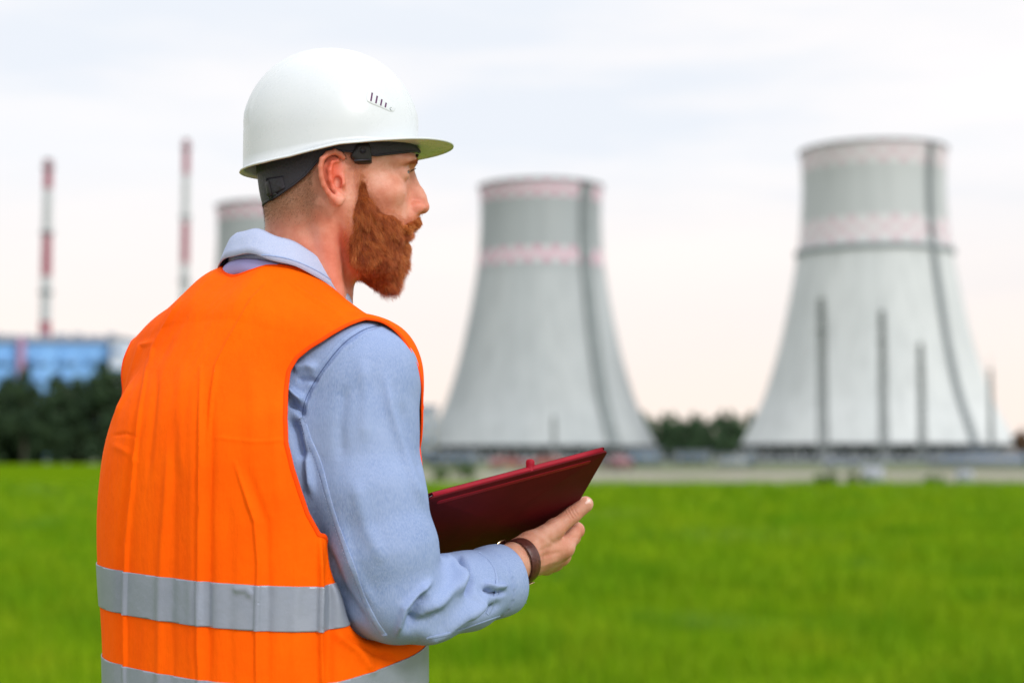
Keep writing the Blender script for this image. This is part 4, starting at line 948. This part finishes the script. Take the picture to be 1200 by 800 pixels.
# ================================================================== COOLING TOWERS
def s_at(Y): return Y/FPX
def gx(px, Y): return (px-600)*Y/FPX
def mrange(nt, s, a, b_):
    m = N(nt, 'ShaderNodeMapRange'); m.inputs[1].default_value = a; m.inputs[2].default_value = b_; L(nt, s, m.inputs[0]); return m.outputs[0]
def concrete(name, c1, c2, pink, white, bands_, dia, hgt, wear):
    m, nt, b = new_mat(name); tc = N(nt, 'ShaderNodeTexCoord'); sp = N(nt, 'ShaderNodeSeparateXYZ'); L(nt, tc.outputs['Object'], sp.inputs[0])
    n1 = noise(nt, .05, 6, .62, tc.outputs['Object'], stretch=(1, 1, .22)); n2 = noise(nt, .35, 4, .6, tc.outputs['Object'], stretch=(1, 1, .06))
    c = ramp(nt, n1, [(.32, c1), (.66, c2)]); c = mixc(nt, ramp(nt, n2, [(.45, (0, 0, 0)), (.7, (.45,)*3)]), c, tuple(q*.72 for q in c1))
    c = mixc(nt, ramp(nt, mrange(nt, sp.outputs['Z'], 56, 59), [(0, (0, 0, 0)), (1, (.5,)*3)]), c, tuple(q*.82 for q in c1))
    # pour lines
    wv = N(nt, 'ShaderNodeMath', operation='PINGPONG'); wv.inputs[1].default_value = .75; L(nt, sp.outputs['Z'], wv.inputs[0])
    c = mixc(nt, ramp(nt, wv.outputs[0], [(0, (.35,)*3), (.12, (0, 0, 0))]), c, tuple(q*.8 for q in c1))
    at = N(nt, 'ShaderNodeMath', operation='ARCTAN2'); L(nt, sp.outputs['Y'], at.inputs[0]); L(nt, sp.outputs['X'], at.inputs[1])
    k = N(nt, 'ShaderNodeMath', operation='MULTIPLY'); k.inputs[1].default_value = dia/(2*math.pi); L(nt, at.outputs[0], k.inputs[0])
    zz = N(nt, 'ShaderNodeMath', operation='MULTIPLY'); zz.inputs[1].default_value = 1/hgt; L(nt, sp.outputs['Z'], zz.inputs[0])
    cb = N(nt, 'ShaderNodeCombineXYZ'); L(nt, k.outputs[0], cb.inputs[0]); L(nt, zz.outputs[0], cb.inputs[1])
    mp = N(nt, 'ShaderNodeMapping'); mp.inputs['Location'].default_value = (0, -bands_[0][0]/hgt, .5); L(nt, cb.outputs[0], mp.inputs[0])
    ck = N(nt, 'ShaderNodeTexChecker'); ck.inputs['Scale'].default_value = 1; ck.inputs['Color1'].default_value = (*pink, 1); ck.inputs['Color2'].default_value = (*white, 1); L(nt, mp.outputs[0], ck.inputs[0])
    pc = mixc(nt, ramp(nt, n1, [(.4, (wear,)*3), (.7, (0, 0, 0))]), ck.outputs['Color'], c2)
    for z0, z1 in bands_:
        a = N(nt, 'ShaderNodeMath', operation='GREATER_THAN'); a.inputs[1].default_value = z0; L(nt, sp.outputs['Z'], a.inputs[0])
        d = N(nt, 'ShaderNodeMath', operation='LESS_THAN'); d.inputs[1].default_value = z1; L(nt, sp.outputs['Z'], d.inputs[0])
        e = N(nt, 'ShaderNodeMath', operation='MULTIPLY'); L(nt, a.outputs[0], e.inputs[0]); L(nt, d.outputs[0], e.inputs[1]); c = mixc(nt, e.outputs[0], c, pc)
    L(nt, c, b.inputs['Base Color']); b.inputs['Roughness'].default_value = .9; return m
m_steel = simple('dark_steel', (.22, .25, .26), .6, scale=.5)
m_steel2 = simple('grey_steel', (.20, .24, .26), .6, scale=.5)
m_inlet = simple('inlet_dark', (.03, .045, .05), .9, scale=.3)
m_conc = simple('plain_concrete', (.36, .39, .40), .9, scale=.3)
m_trk2 = simple('stair_cladding', (.27, .31, .32), .8, scale=.3); m_base_c = simple('dark_concrete', (.13, .16, .18), .9, scale=.4)  # darker grey concrete for basin walls and low huts
PROF = [(159, 4.2), (154, 6.5), (146, 10.5), (130, 18.7), (112, 32.7), (99, 46.7), (90, 58.4), (86, 66), (84, 73), (83.2, 79), (84, 84.5), (85.5, 88.7)]
def tower(name, px, Y, k, label, mat, track_ang, lean, ring, trk_w=1.7):
    """hyperbolic shell, k scales the photo radii"""
    c = (gx(px, Y), Y, 0); r = empty(name, c); tag(r, label, 'cooling tower', 'cooling towers behind the field')
    pr = spline([(a*.2335*k, 4.2+(z-4.2)*.960) for a, z in PROF], 44); mb = MB(); mb.lathe(np.vstack([pr, [[pr[-1][0]-.4, 85.4]], [[pr[-1][0]-.9, 83]], pr[::-1][3:]-[.5, 0]]), 96); mb.build('shell', mat, r, True)
    mb = MB(); R = pr[-1][0]; mb.lathe([(R, 85.0), (R+.35, 85.0), (R+.35, 85.5), (R+.3, 85.5), (R+.3, 85.2), (R-.4, 85.2)], 96); mb.build('rim_walkway', m_steel2, r, True)
    R0 = pr[0][0]
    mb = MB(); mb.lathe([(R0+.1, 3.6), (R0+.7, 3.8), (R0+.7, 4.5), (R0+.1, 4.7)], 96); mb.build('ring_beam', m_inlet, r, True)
    mb = MB(); mb.lathe([(R0-3, 0), (R0-3, 4.0)], 72); mb.build('inlet_shade', m_inlet, r, True)  # dark cylinder standing in for the shaded interior behind the columns
    mb = MB(); mb.lathe([(R0+2.2, 0), (R0+2.2, .6), (R0+1.8, .65), (R0+1.7, .2)], 96); mb.build('basin_wall', m_base_c, r, True)
    nn_ = 44
    for q in range(nn_):
        a = 2*math.pi*q/nn_; da = math.pi/nn_; mb = MB()
        for s in (-1, 1): mb.tube([[(R0+.9)*math.cos(a), (R0+.9)*math.sin(a), 0], [(R0+.1)*math.cos(a+s*da), (R0+.1)*math.sin(a+s*da), 4.0]], .33, 6)
        mb.build('column', m_conc, r)
    if ring:
        rr_ = float(np.interp(57, pr[:, 1], pr[:, 0])); mb = MB(); mb.lathe([(rr_-.2, 56.2), (rr_+.8, 56.5), (rr_+.8, 57.7), (rr_+.7, 57.7), (rr_+.7, 56.8), (rr_-.3, 56.9)], 96); mb.build('gallery', simple('gallery_concrete', (.36, .41, .44), .9, scale=.3), r, True)
    z = np.linspace(4.3, 85.2, 40); rr_ = np.interp(z, pr[:, 1], pr[:, 0])+.35; a = track_ang+lean*(z/88-.5); P3 = np.stack([rr_*np.cos(a), rr_*np.sin(a), z], 1); mb = MB(); tn = np.stack([-np.sin(a), np.cos(a), 0*a], 1)
    mb.tube(P3, np.full(40, 1.), 6, up=tn, sx=trk_w*.5, sy=.35); mb.build('stair_casing', m_steel2 if ring else m_trk2, r)
    mb = MB()
    for s in (-1, 1): mb.tube(P3*[1.012, 1.012, 1]+tn*s*trk_w*.55, .14, 5)
    for q in range(0, 39):
        mb.tube([P3[q]*[1.012, 1.012, 1]-tn[q]*trk_w*.55, P3[q+1]*[1.012, 1.012, 1]+tn[q+1]*trk_w*.55], .10, 4)
    mb.build('stair_flight', m_steel if ring else m_trk2, r)
    return r
mt1 = concrete('tower_concrete_pale', (.52, .56, .575), (.61, .645, .655), (.62, .42, .49), (.68, .69, .71), [(58.2, 65.1), (79.3, 84.8)], 44, 2.3, .5)
mt2 = concrete('tower_concrete_grey', (.38, .42, .44), (.455, .49, .505), (.60, .27, .38), (.62, .64, .66), [(60.0, 64.6), (80.0, 84.6)], 44, 2.3, .25)
tower('cooling_tower', 1027, 467, 1.0, 'pale concrete cooling tower with a gallery ring, rightmost of the three', mt1, math.radians(-57), .16, True)
tower('cooling_tower', 634, 530, .97, 'grey cooling tower with two crisp pink chequer bands, in the middle behind the red folder', mt2, math.radians(-50), .18, False, 4.0)
tower('cooling_tower', 319, 574, .97, 'grey cooling tower mostly hidden behind the man\'s head and collar', mt2, math.radians(-60), .1, False)

# masts in front of the right tower
def mast(px, Y, ytop, wbase, label, cat='mast'):
    H = (HOR-ytop)*Y/FPX+CAMZ; r = empty('lattice_mast', (gx(px, Y), Y, 0), rng.uniform(0, 1.5)); tag(r, label, cat, 'lattice masts before the towers'); mb = MB(); n_ = 14
    for k in range(4):
        a = math.pi/4+k*math.pi/2; b2 = a+math.pi/2
        zz = np.linspace(0, H, n_+1); ww = wbase*(1-.55*zz/H); p = np.stack([ww*np.cos(a), ww*np.sin(a), zz], 1); q = np.stack([ww*np.cos(b2), ww*np.sin(b2), zz], 1)
        mb.tube([p[0], p[-1]], .16, 5)
        for j in range(n_): mb.tube([p[j], q[j+1]], .09, 4); mb.tube([q[j], p[j+1]], .09, 4); mb.tube([p[j+1], q[j+1]], .08, 4)
    mb.build('frame', m_steel, r)
    mb = MB(); mb.box((0, 0, H*.80), (wbase*1.7, wbase*1.7, .35)); mb.box((0, 0, H*.90), (wbase*1.5, wbase*1.5, .3)); mb.build('platform', m_steel, r)
    mb = MB(); mb.tube([(0, 0, H), (0, 0, H+3)], [.12, .04], 6); mb.build('lightning_rod', m_steel, r)
    mb = MB(); mb.box((0, 0, .3), (wbase*2, wbase*2, .6)); mb.build('footing', m_conc, r)
for px, yt, wb_, lb in ((964, 349, 1.35, 'tallest dark lattice mast, leftmost before the right cooling tower'), (1035, 364, 1.15, 'dark lattice mast standing before the middle of the right cooling tower'),
                        (1080, 402, .95, 'shorter lattice mast just left of the stair line on the right cooling tower'), (1161, 432, .6, 'thin lattice mast at the right edge of the right cooling tower')):
    mast(px, 385+(px-964)*.05, yt, wb_, lb)
mast(649, 440, 488, .5, 'small lattice mast at the foot of the middle cooling tower, above the red folder')

# ================================================================== CHIMNEYS
def stripes(name, edges, red, white, H):
    m, nt, b = new_mat(name); tc = N(nt, 'ShaderNodeTexCoord'); sp = N(nt, 'ShaderNodeSeparateXYZ'); L(nt, tc.outputs['Object'], sp.inputs[0]); dv = N(nt, 'ShaderNodeMath', operation='DIVIDE'); dv.inputs[1].default_value = H; L(nt, sp.outputs['Z'], dv.inputs[0])
    st = [(0, white)]; cur = 0
    for e in edges: cur = 1-cur; st.append((e, red if cur else white))
    r = N(nt, 'ShaderNodeValToRGB'); r.color_ramp.interpolation = 'CONSTANT'; el = r.color_ramp.elements
    while len(el) < len(st): el.new(.5)
    for e_, (p, c) in zip(el, st): e_.position = p; e_.color = (*c, 1)
    L(nt, dv.outputs[0], r.inputs['Fac']); c = mixc(nt, ramp(nt, noise(nt, .15, 5, .6, tc.outputs['Object'], stretch=(1, 1, .2)), [(.4, (0, 0, 0)), (.7, (.35,)*3)]), r.outputs['Color'], (.45, .42, .42)); L(nt, c, b.inputs['Base Color']); b.inputs['Roughness'].default_value = .8; return m
def chimney(px, Y, ytop, r0, r1, mat, label):
    H = (HOR-ytop)*Y/FPX+CAMZ; r = empty('chimney', (gx(px, Y), Y, 0)); tag(r, label, 'chimney', 'red and white chimneys'); mb = MB()
    zz = np.linspace(0, H, 30); mb.lathe(np.vstack([np.stack([r0+(r1-r0)*(zz/H)**.8, zz], 1), [[r1*.8, H]], [[r1*.8, H-8]]]), 36); mb.build('shaft', mat, r, True)
    for f in (.35, .55, .75, .97):
        R = r0+(r1-r0)*f**.8; mb = MB(); mb.lathe([(R, H*f), (R+1.0, H*f+.1), (R+1.0, H*f+1.3), (R+.9, H*f+1.3), (R+.9, H*f+.3), (R, H*f+.3)], 30); mb.build('walkway', m_steel2, r, True)
    mb = MB(); mb.lathe([(r1*1.0, H-.8), (r1*1.12, H-.8), (r1*1.12, H+.3), (r1*.8, H+.3)], 30); mb.build('cap', m_steel, r, True)
    mb = MB(); mb.tube([(r0*.2, -r0-.4, 0), (r1*.2, -r1-.4, H)], .25, 4); mb.build('ladder', m_steel2, r)
def fr(ys, yt, Y): H = (HOR-yt)*Y/FPX+CAMZ; return [((HOR-q)*Y/FPX+CAMZ)/H for q in ys]
RED, WHT = (.36, .03, .08), (.56, .60, .62)
mc1 = stripes('chimney_stripes', fr([500, 436, 378][1:], 185, 860)[:0]+fr([430, 376, 324, 273, 220], 185, 860)[0:5], RED, WHT, 1) if False else None
def stripe_mat(name, ys, yt, Y):
    H = (HOR-yt)*Y/FPX+CAMZ; return stripes(name, fr(ys, yt, Y), RED, WHT, H)
chimney(51.5, 860, 185, 3.5, 2.15, stripe_mat('stripes_near', [480, 430, 393, 378, 324, 273, 220][2:], 185, 860) if False else stripe_mat('stripes_near', [402, 377, 324, 272, 220], 185, 860), 'red and white banded chimney rising behind the blue building, the left one')
chimney(214.5, 960, 161, 3.6, 1.9, stripe_mat('stripes_far', [420, 365, 309, 260, 203], 161, 960), 'thinner red and white banded chimney just left of the hard hat, above the orange vest')

# ================================================================== BLUE TURBINE HALL
m_blue = simple('blue_cladding', (.14, .34, .68), .7, scale=.05, c2=(.20, .42, .72)); m_pale = simple('pale_cladding', (.55, .62, .70), .7, scale=.1); m_roofg = simple('roof_grey', (.30, .34, .42), .8, scale=.1)
m_glass = simple('hall_glass', (.15, .33, .64), .2, scale=.3); m_pink = simple('faded_red_steel', (.40, .24, .38), .7)
Y = 700; s_ = Y/FPX; bl = empty('turbine_hall', (gx(40, Y), Y, 0)); tag(bl, 'long blue industrial hall with pale roof edge behind the dark tree belt', 'building')
X0, X1 = gx(-190, Y)-bl.location.x, gx(133, Y)-bl.location.x; Zt = (HOR-402)*s_+CAMZ
mb = MB(); mb.box(((X0+X1)/2, 20, Zt/2), (X1-X0, 40, Zt)); mb.build('wall', m_blue, bl)
mb = MB(); mb.box(((X0+X1)/2, 20, Zt+1.3), (X1-X0+1, 41, 2.6)); mb.build('roof', m_roofg, bl)
for k in range(16):
    x = X0+4+k*(X1-X0-8)/15; mb = MB(); hh = rng.uniform(1, 2.6); mb.box((x, 12, Zt+2.6+hh/2), (rng.uniform(2, 6), 5, hh)); mb.build('roof_vent', m_roofg, bl)
for rrow, z in ((0, Zt-8), (1, Zt-15)):
    for k in range(9):
        x = X0+7+k*(X1-X0-14)/8; f = MB(); f.box((x, -.12, z), (9.5, .3, 2.6 if rrow else 3.2)); fo = f.build('window', m_blue, bl); g_ = MB(); g_.box((x, -.33, z), (8.9, .12, 2.0 if rrow else 2.6)); g_.build('pane', m_glass, fo)
for k in range(12):
    x = X0+2+k*(X1-X0-4)/11; mb = MB(); mb.box((x, -.3, Zt/2), (.5, .5, Zt)); mb.build('pilaster', m_blue, bl)
mb = MB(); mb.box((gx(26, Y)-bl.location.x, -2, Zt/2+1), (2.4, 3, Zt+3)); mb.build('lift_shaft', m_pink, bl)
an_ = empty('annex_tower', (gx(141, Y), Y-6, 0)); tag(an_, 'white block at the right end of the blue hall beside the man\'s shoulder', 'building')
mb = MB(); mb.box((0, 12, ((HOR-396)*s_)/2), (17*s_, 24, (HOR-396)*s_)); mb.build('wall', m_pale, an_); mb = MB(); mb.box((0, 12, (HOR-396)*s_+.7), (17.8*s_, 25, 1.4)); mb.build('roof', m_roofg, an_)
for z in (20, 28, 36, 44):
    mb = MB(); mb.box((0, -.1, z), (3.5, .3, 2.2)); mb.build('window', m_glass, an_)

# other works buildings
def block(name, px0, px1, Y, ytop, dep, mat, label, wins=(3, 2), rmat=None, cat='building'):
    x0, x1 = gx(px0, Y), gx(px1, Y); H = (HOR-ytop)*Y/FPX+CAMZ; W = x1-x0; o = empty(name, ((x0+x1)/2, Y, 0)); tag(o, label, cat)
    mb = MB(); mb.box((0, dep/2, H/2), (W, dep, H)); mb.build('wall', mat, o); mb = MB(); mb.box((0, dep/2, H+.12), (W+.5, dep+.5, .24)); mb.build('roof', rmat or m_roofg, o)
    for a in range(wins[0]):
        for b_ in range(wins[1]):
            x = -W/2+W*(a+.7)/(wins[0]+.4); z = H*(b_+.6)/wins[1] if wins[1] > 1 else H*.58; ww = min(W/(wins[0]+1)*.5, 3); wh_ = min(H/(wins[1]+1)*.55, 2.2)
            f = MB(); f.box((x, -.06, z), (ww, .12, wh_)); fo = f.build('window', m_pale, o); g_ = MB(); g_.box((x, -.14, z), (ww*.85, .06, wh_*.82)); g_.build('pane', m_glass, fo)
    mb = MB(); mb.box((W*.42, -.06, 1.05), (min(1.4, W*.08+.4), .14, 2.1)); dr_ = mb.build('door', m_steel2, o)
    return o
block('service_building', 470, 511, 470, 476, 12, m_conc, 'grey block beside the foot of the middle cooling tower, right of the blue sleeve', (4, 4))
block('pump_house', 1130, 1166, 395, 523, 8, m_inlet, 'dark shed at the foot of the right cooling tower, near its right end', (3, 1))
block('site_office', 1098, 1215, 230, 531.5, 6, simple('pale_blue_render', (.38, .42, .50), .8), 'long low pale blue grey hut at the right edge of the photo', (9, 1))
block('site_cabin', 843, 884, 215, 534, 5, simple('white_render', (.50, .54, .56), .8), 'small whitish cabin left of the right cooling tower, in front of the far trees', (3, 1))
block('switch_house', 790, 832, 300, 530, 6, m_base_c, 'low grey hut in front of the trees between the two cooling towers', (3, 1))
block('workshop', 500, 560, 250, 530.5, 8, m_base_c, 'low grey workshop just right of the man\'s arm below the middle tower', (4, 1))
block('valve_house', 735, 775, 262, 527.5, 7, simple('blue_grey_render', (.22, .28, .34), .8), 'blue grey hut behind the right end of the red folder', (3, 1))
# pipelines on sleepers
m_pipe = simple('pipe_cladding', (.20, .24, .30), .45, metal=.3, scale=.8)
def pipeline(px0, px1, Y, label):
    x0, x1 = gx(px0, Y), gx(px1, Y); W = x1-x0; o = empty('pipeline', ((x0+x1)/2, Y, 0)); tag(o, label, 'pipeline', 'pipelines across the works yard')
    for k, (yy, zz) in enumerate(((0, .62), (1.2, .62))):
        mb = MB(); mb.tube([(-W/2, yy, zz), (W/2, yy, zz)], .34, 12); mb.build('pipe', m_pipe, o, True)
    for k in range(int(W/5)+1):
        x = -W/2+1+k*5; mb = MB(); mb.box((x, .6, .14), (.45, 2.2, .28)); mb.box((x, -.55, .45), (.2, .2, .9)); mb.build('support', m_conc, o)
pipeline(880, 1260, 300, 'silver pipeline running in front of the right cooling tower'); pipeline(498, 800, 330, 'silver pipeline running in front of the middle cooling tower')
# wire fence with concrete posts at the yard's edge
def fence(px0, px1, Y, label):
    x0, x1 = gx(px0, Y), gx(px1, Y); o = empty('wire_fence', (x0, Y, 0)); tag(o, label, 'fence'); W = x1-x0; mb = MB()
    for z in (.3, .6, .9, 1.2, 1.5, 1.75): mb.tube([(0, 0, z), (W, 0, z)], .012, 4)
    mb.build('wire', m_steel2, o)
    for k in range(int(W/3)+1): mb = MB(); mb.box((k*3, .08, .9), (.12, .12, 1.8)); mb.build('post', m_conc, o)
fence(486, 1240, 175, 'wire fence on thin concrete posts along the far side of the gravel yard')
# loose things in the yard
m_cabinet = simple('cabinet_paint', (.50, .55, .62), .6, scale=2)
def cabinet(px, Y, w_, h_, label, name='utility_cabinet', cat='cabinet'):
    o = empty(name, (gx(px, Y), Y, -.03)); tag(o, label, cat); mb = MB(); mb.box((0, 0, h_/2+.08), (w_, .5, h_)); mb.build('housing', m_cabinet, o); mb = MB(); mb.box((0, 0, h_+.11), (w_+.08, .6, .06)); mb.build('lid', m_roofg, o)
    for s in (-1, 1): mb = MB(); mb.box((s*w_*.24, -.265, h_/2+.08), (w_*.44, .03, h_*.86)); d_ = mb.build('door', m_cabinet, o); mb = MB(); mb.box((s*.06, -.30, h_*.55), (.02, .04, .14)); mb.build('handle', m_steel, d_)
    mb = MB(); mb.box((0, 0, .04), (w_+.1, .6, .08)); mb.build('plinth', m_conc, o)
cabinet(1021, 84, .95, .75, 'pale blue grey metal cabinet at the field\'s edge, in front of the right cooling tower')
cabinet(1128, 92, .8, .5, 'small pale metal cabinet at the field\'s edge near the right of the photo')
# shrubs at the field's edge
m_leafd = None
def leaf_mat(name, a, b_, c):
    m, nt, b = new_mat(name); col = ramp(nt, attr(nt, 'rnd'), [(0, a), (.6, b_), (1, c)]); col = mixc(nt, ramp(nt, noise(nt, .5, 3), [(.35, (0, 0, 0)), (.65, (.5,)*3)]), col, a); L(nt, col, b.inputs['Base Color']); b.inputs['Roughness'].default_value = .65; b.inputs['Specular IOR Level'].default_value = .2; return m
m_leaf = leaf_mat('dark_leaves', (.024, .05, .028), (.045, .085, .04), (.08, .13, .05)); m_leaf2 = leaf_mat('far_leaves', (.045, .09, .05), (.065, .125, .06), (.10, .17, .07)); m_leaf3 = leaf_mat('russet_leaves', (.10, .06, .03), (.16, .08, .04), (.22, .12, .05))
m_shrub = leaf_mat('shrub_leaves', (.05, .10, .03), (.08, .15, .04), (.13, .20, .06)); m_bark = simple('bark', (.06, .045, .035), .95)
def leaves(blobs, n, size):
    V, Rn = [], []
    bi = rng.choice(len(blobs), n, p=np.array([b_[3]**2 for b_ in blobs])/sum(b_[3]**2 for b_ in blobs)); bl_ = np.array(blobs)[bi]
    d = rng.normal(size=(n, 3)); d /= np.linalg.norm(d, axis=1)[:, None]; rad = rng.random(n)**.35
    c = bl_[:, :3]+d*(bl_[:, 3]*rad)[:, None]*[1, 1, 1.05]
    u = rng.normal(size=(n, 3)); u /= np.linalg.norm(u, axis=1)[:, None]; v = np.cross(u, rng.normal(size=(n, 3))); v /= np.linalg.norm(v, axis=1)[:, None]; s = size*rng.uniform(.5, 1.2, n)[:, None]
    V = np.stack([c-u*s, c+v*s*.6, c+u*s, c-v*s*.6], 1).reshape(-1, 3); i = (np.arange(n)*4)[:, None]+np.arange(4)[None]; return V, i, np.repeat(rng.random(n), 4)
def make_tree(H, W, nl, leaf, mat, label, group, sz, name='tree'):
    o = empty(name); tag(o, label, 'tree', group); mb = MB(); mb.tube([(0, 0, -.1), (.1, .05, H*.35), (.05, 0, H*.8)], [H*.02, H*.014, H*.004], 8); ends = []
    for k in range(9):
        a = k*2.4; z = H*(.18+.07*k); e = np.array([math.cos(a)*W*.36, math.sin(a)*W*.36, z+H*.12]); mb.tube([(0, 0, z), e*.5+np.array([0, 0, z*.5]), e], [H*.007, H*.005, H*.002], 5)
    mb.build('trunk', m_bark, o)
    bl_ = []
    for k in range(26):
        t = rng.random(); z = H*(.05+.85*t); rr_ = W*.5*math.sqrt(max(.05, 1-((t-.38)/.66)**2)); a = rng.uniform(0, 6.28); q = rng.random()**.5*.62*rr_; bl_.append((math.cos(a)*q, math.sin(a)*q, z, rr_*rng.uniform(.30, .52)))
    bl_.append((0, 0, H*.93, W*.10)); V, F, rn = leaves(bl_, nl, sz); c = mobj('crown', V, F, leaf, o, smooth=False); set_attr(c.data, 'rnd', rn); return o
lab = 'dark green leafy tree packed in the belt at the left edge of the field'
protos = [make_tree(rng.uniform(15, 17.5), rng.uniform(7, 9), 5200, m_leaf, m_bark, lab, 'trees of the dark belt', .42) for k in range(5)]
pos = []
for row, (yy, dy) in enumerate(((316, 0), (323, 2.6), (331, 1))):
    for k in range(15): pos.append((gx(-90, 316)+k*4.9+dy+rng.uniform(-.9, .9), yy+rng.uniform(-2, 2)))
def treeh(px):   # skyline of the belt in the photo
    return float(np.interp(px, [-90, 0, 20, 35, 55, 75, 100, 125, 140, 400], [448, 452, 436, 440, 454, 440, 434, 426, 428, 432]))
for i_, (x_, y_) in enumerate(pos):
    o = protos[i_] if i_ < 5 else copy_tree(protos[i_ % 5]); px_ = x_*FPX/y_+600; ht = ((HOR+6-treeh(px_))*y_/FPX+CAMZ)/16.4*(1 if i_ % 3 else .93); o.location = (x_, y_, -.05); o.rotation_euler = (0, 0, rng.uniform(0, 6.28)); o.scale = (ht*1.05, ht*1.05, ht)
lab2 = 'green tree in the distant clump between the middle and right cooling towers'
fp = [make_tree(rng.uniform(11, 13), rng.uniform(7, 9), 2600, m_leaf2, m_bark, lab2, 'distant trees between the towers', .5) for k in range(3)]
for k, px_ in enumerate([742, 754, 766, 778, 789, 800, 812, 823, 834, 846, 857, 868, 880, 890]):
    Y_ = 610+rng.uniform(-10, 25); o = fp[k] if k < 3 else copy_tree(fp[k % 3]); ht = ((HOR-float(np.interp(px_, [740, 766, 780, 810, 850, 880], [480, 484, 485, 487, 483, 484]))+5+rng.uniform(-2, 2))*Y_/FPX)/12; o.location = (gx(px_, Y_), Y_, -.05); o.rotation_euler = (0, 0, rng.uniform(0, 6)); o.scale = (ht*.85,)*2+(ht,)
rp = make_tree(8, 6, 1800, m_leaf3, m_bark, 'russet leaved tree at the right edge beside the right cooling tower', 'russet trees at the right edge', .4)
for k, px_ in enumerate((1197, 1214, 1232)):
    o = rp if k == 0 else copy_tree(rp); o.location = (gx(px_, 400), 400, -.05); o.rotation_euler = (0, 0, k*2.); o.scale = (1-.05*k,)*3
def shrub(px, Y, W, H, label):
    o = empty('shrub', (gx(px, Y), Y, 0)); tag(o, label, 'shrub', 'weeds and shrubs along the edge of the field'); bl_ = [(rng.uniform(-.4, .4)*W, rng.uniform(-.3, .3), H*rng.uniform(.3, .65), H*rng.uniform(.25, .4)) for k in range(9)]
    V, F, rn = leaves(bl_, 900, .07); c = mobj('foliage', V, F, m_shrub, o, smooth=False); set_attr(c.data, 'rnd', rn); mb = MB()
    for k in range(5): mb.tube([(0, 0, 0), (rng.uniform(-.4, .4)*W, 0, H*.6)], .015, 4)
    mb.build('stems', m_bark, o)
shrub(545, 98, 1.4, .9, 'grey green shrub at the field edge under the left end of the red folder'); shrub(515, 92, .9, .7, 'low shrub at the field edge just right of the blue sleeve')
shrub(968, 80, 1.3, .55, 'tuft of tall weeds at the field edge below the leftmost mast'); shrub(1003, 81, 1.0, .5, 'tuft of tall weeds left of the blue grey cabinet at the field edge'); shrub(1095, 82, 1.2, .4, 'low weeds at the field edge between the two cabinets')

# ================================================================== PARKED CARS
m_tyre = simple('tyre', (.02, .02, .02), .9); m_cglass = simple('car_glass', (.03, .04, .05), .1); m_lampw = simple('headlight', (.7, .7, .68), .2); m_lampr = simple('tail_light', (.4, .02, .02), .3)
def car(px, Y, rz, paint, label, van=False):
    o = empty('parked_van' if van else 'parked_car', (gx(px, Y), Y, -.03), rz); tag(o, label, 'van' if van else 'car', 'cars parked in the works yard')
    mp_ = simple('paint', paint, .3, var=.05)
    if van: side = [(-2.4, .35), (-2.45, 1.0), (-2.35, 1.95), (-2.1, 2.1), (.9, 2.1), (1.35, 1.75), (1.75, 1.15), (2.4, .95), (2.5, .6), (2.45, .35)]; W = .95
    else: side = [(-2.1, .35), (-2.15, .75), (-2.05, .95), (-1.45, 1.0), (-.95, 1.40), (.35, 1.43), (1.05, .98), (1.95, .85), (2.15, .6), (2.1, .35)]; W = .86
    n_ = len(side); V = []
    for y_, k in ((-W, .97), (-W*.92, 1), (W*.92, 1), (W, .97)):
        for (x, z) in side: t = max(0, (z-1.0))*.28; V.append((x*k, math.copysign(abs(y_)-t, y_), z*(k if z > .5 else 1)))
    F4 = [[r*n_+i, r*n_+(i+1) % n_, (r+1)*n_+(i+1) % n_, (r+1)*n_+i] for r in range(3) for i in range(n_)]; me = bpy.data.meshes.new('body'); me.from_pydata(V, [], F4+[list(range(n_))[::-1], list(range(3*n_, 4*n_))]); body = mobj('body', me, None, mp_, o)
    wz0, wz1 = (1.2, 1.85) if van else (.98, 1.33)
    for s in (-1, 1):
        mb = MB(); xs = (-1.9, 1.25, .95, -1.85) if van else (-1.15, .85, .3, -.85); y0, y1 = s*(W*.99-.02+.02), s*(W-max(0, wz1-1)*.28+.015)
        mb.add([(xs[0], y0-s*max(0, wz0-1)*.28+s*.01, wz0), (xs[1], y0-s*max(0, wz0-1)*.28+s*.01, wz0), (xs[2], y1, wz1), (xs[3], y1, wz1)], None, [[0, 1, 2, 3]]); V_, F_ = mb.get(); mobj('side_window', V_, F_, m_cglass, o, False)
        for x in (-1.35, 1.35):
            mb = MB(); mb.tube([(x, s*(W-.18), .32), (x, s*(W+.01), .32)], .32, 20); wo = mb.build('wheel', m_tyre, o); mb = MB(); mb.tube([(x, s*(W), .32), (x, s*(W+.02), .32)], .19, 14); mb.build('rim', m_steel2, wo)
        fx = 2.42 if van else 2.05
        mb = MB(); mb.box((fx, s*W*.72, .72), (.16, .34, .14)); mb.build('headlight', m_lampw, o); mb = MB(); mb.box((-fx-.02, s*W*.74, .82), (.12, .26, .18)); mb.build('tail_light', m_lampr, o)
    a, b_ = ((1.33, 1.78), (1.78, 1.18)) if van else ((.42, 1.40), (1.02, 1.0)); w1, w2 = W*.78, W*.86
    mb = MB(); mb.add([(a[0]+.03, -w1, a[1]+.02), (a[0]+.03, w1, a[1]+.02), (b_[0]+.03, w2, b_[1]+.03), (b_[0]+.03, -w2, b_[1]+.03)], None, [[0, 1, 2, 3]]); mb.build('windscreen', m_cglass, o)
car(596, 185, .15, (.34, .09, .08), 'red car parked in the yard just above the left half of the red folder')
car(640, 190, 3.0, (.40, .10, .07), 'orange red car parked right of the other red one, behind the folder'); car(722, 165, 1.9, (.20, .09, .11), 'dark red car parked by the upper right corner of the folder')
car(985, 200, .05, (.22, .26, .32), 'slate blue car parked in the yard before the right cooling tower')
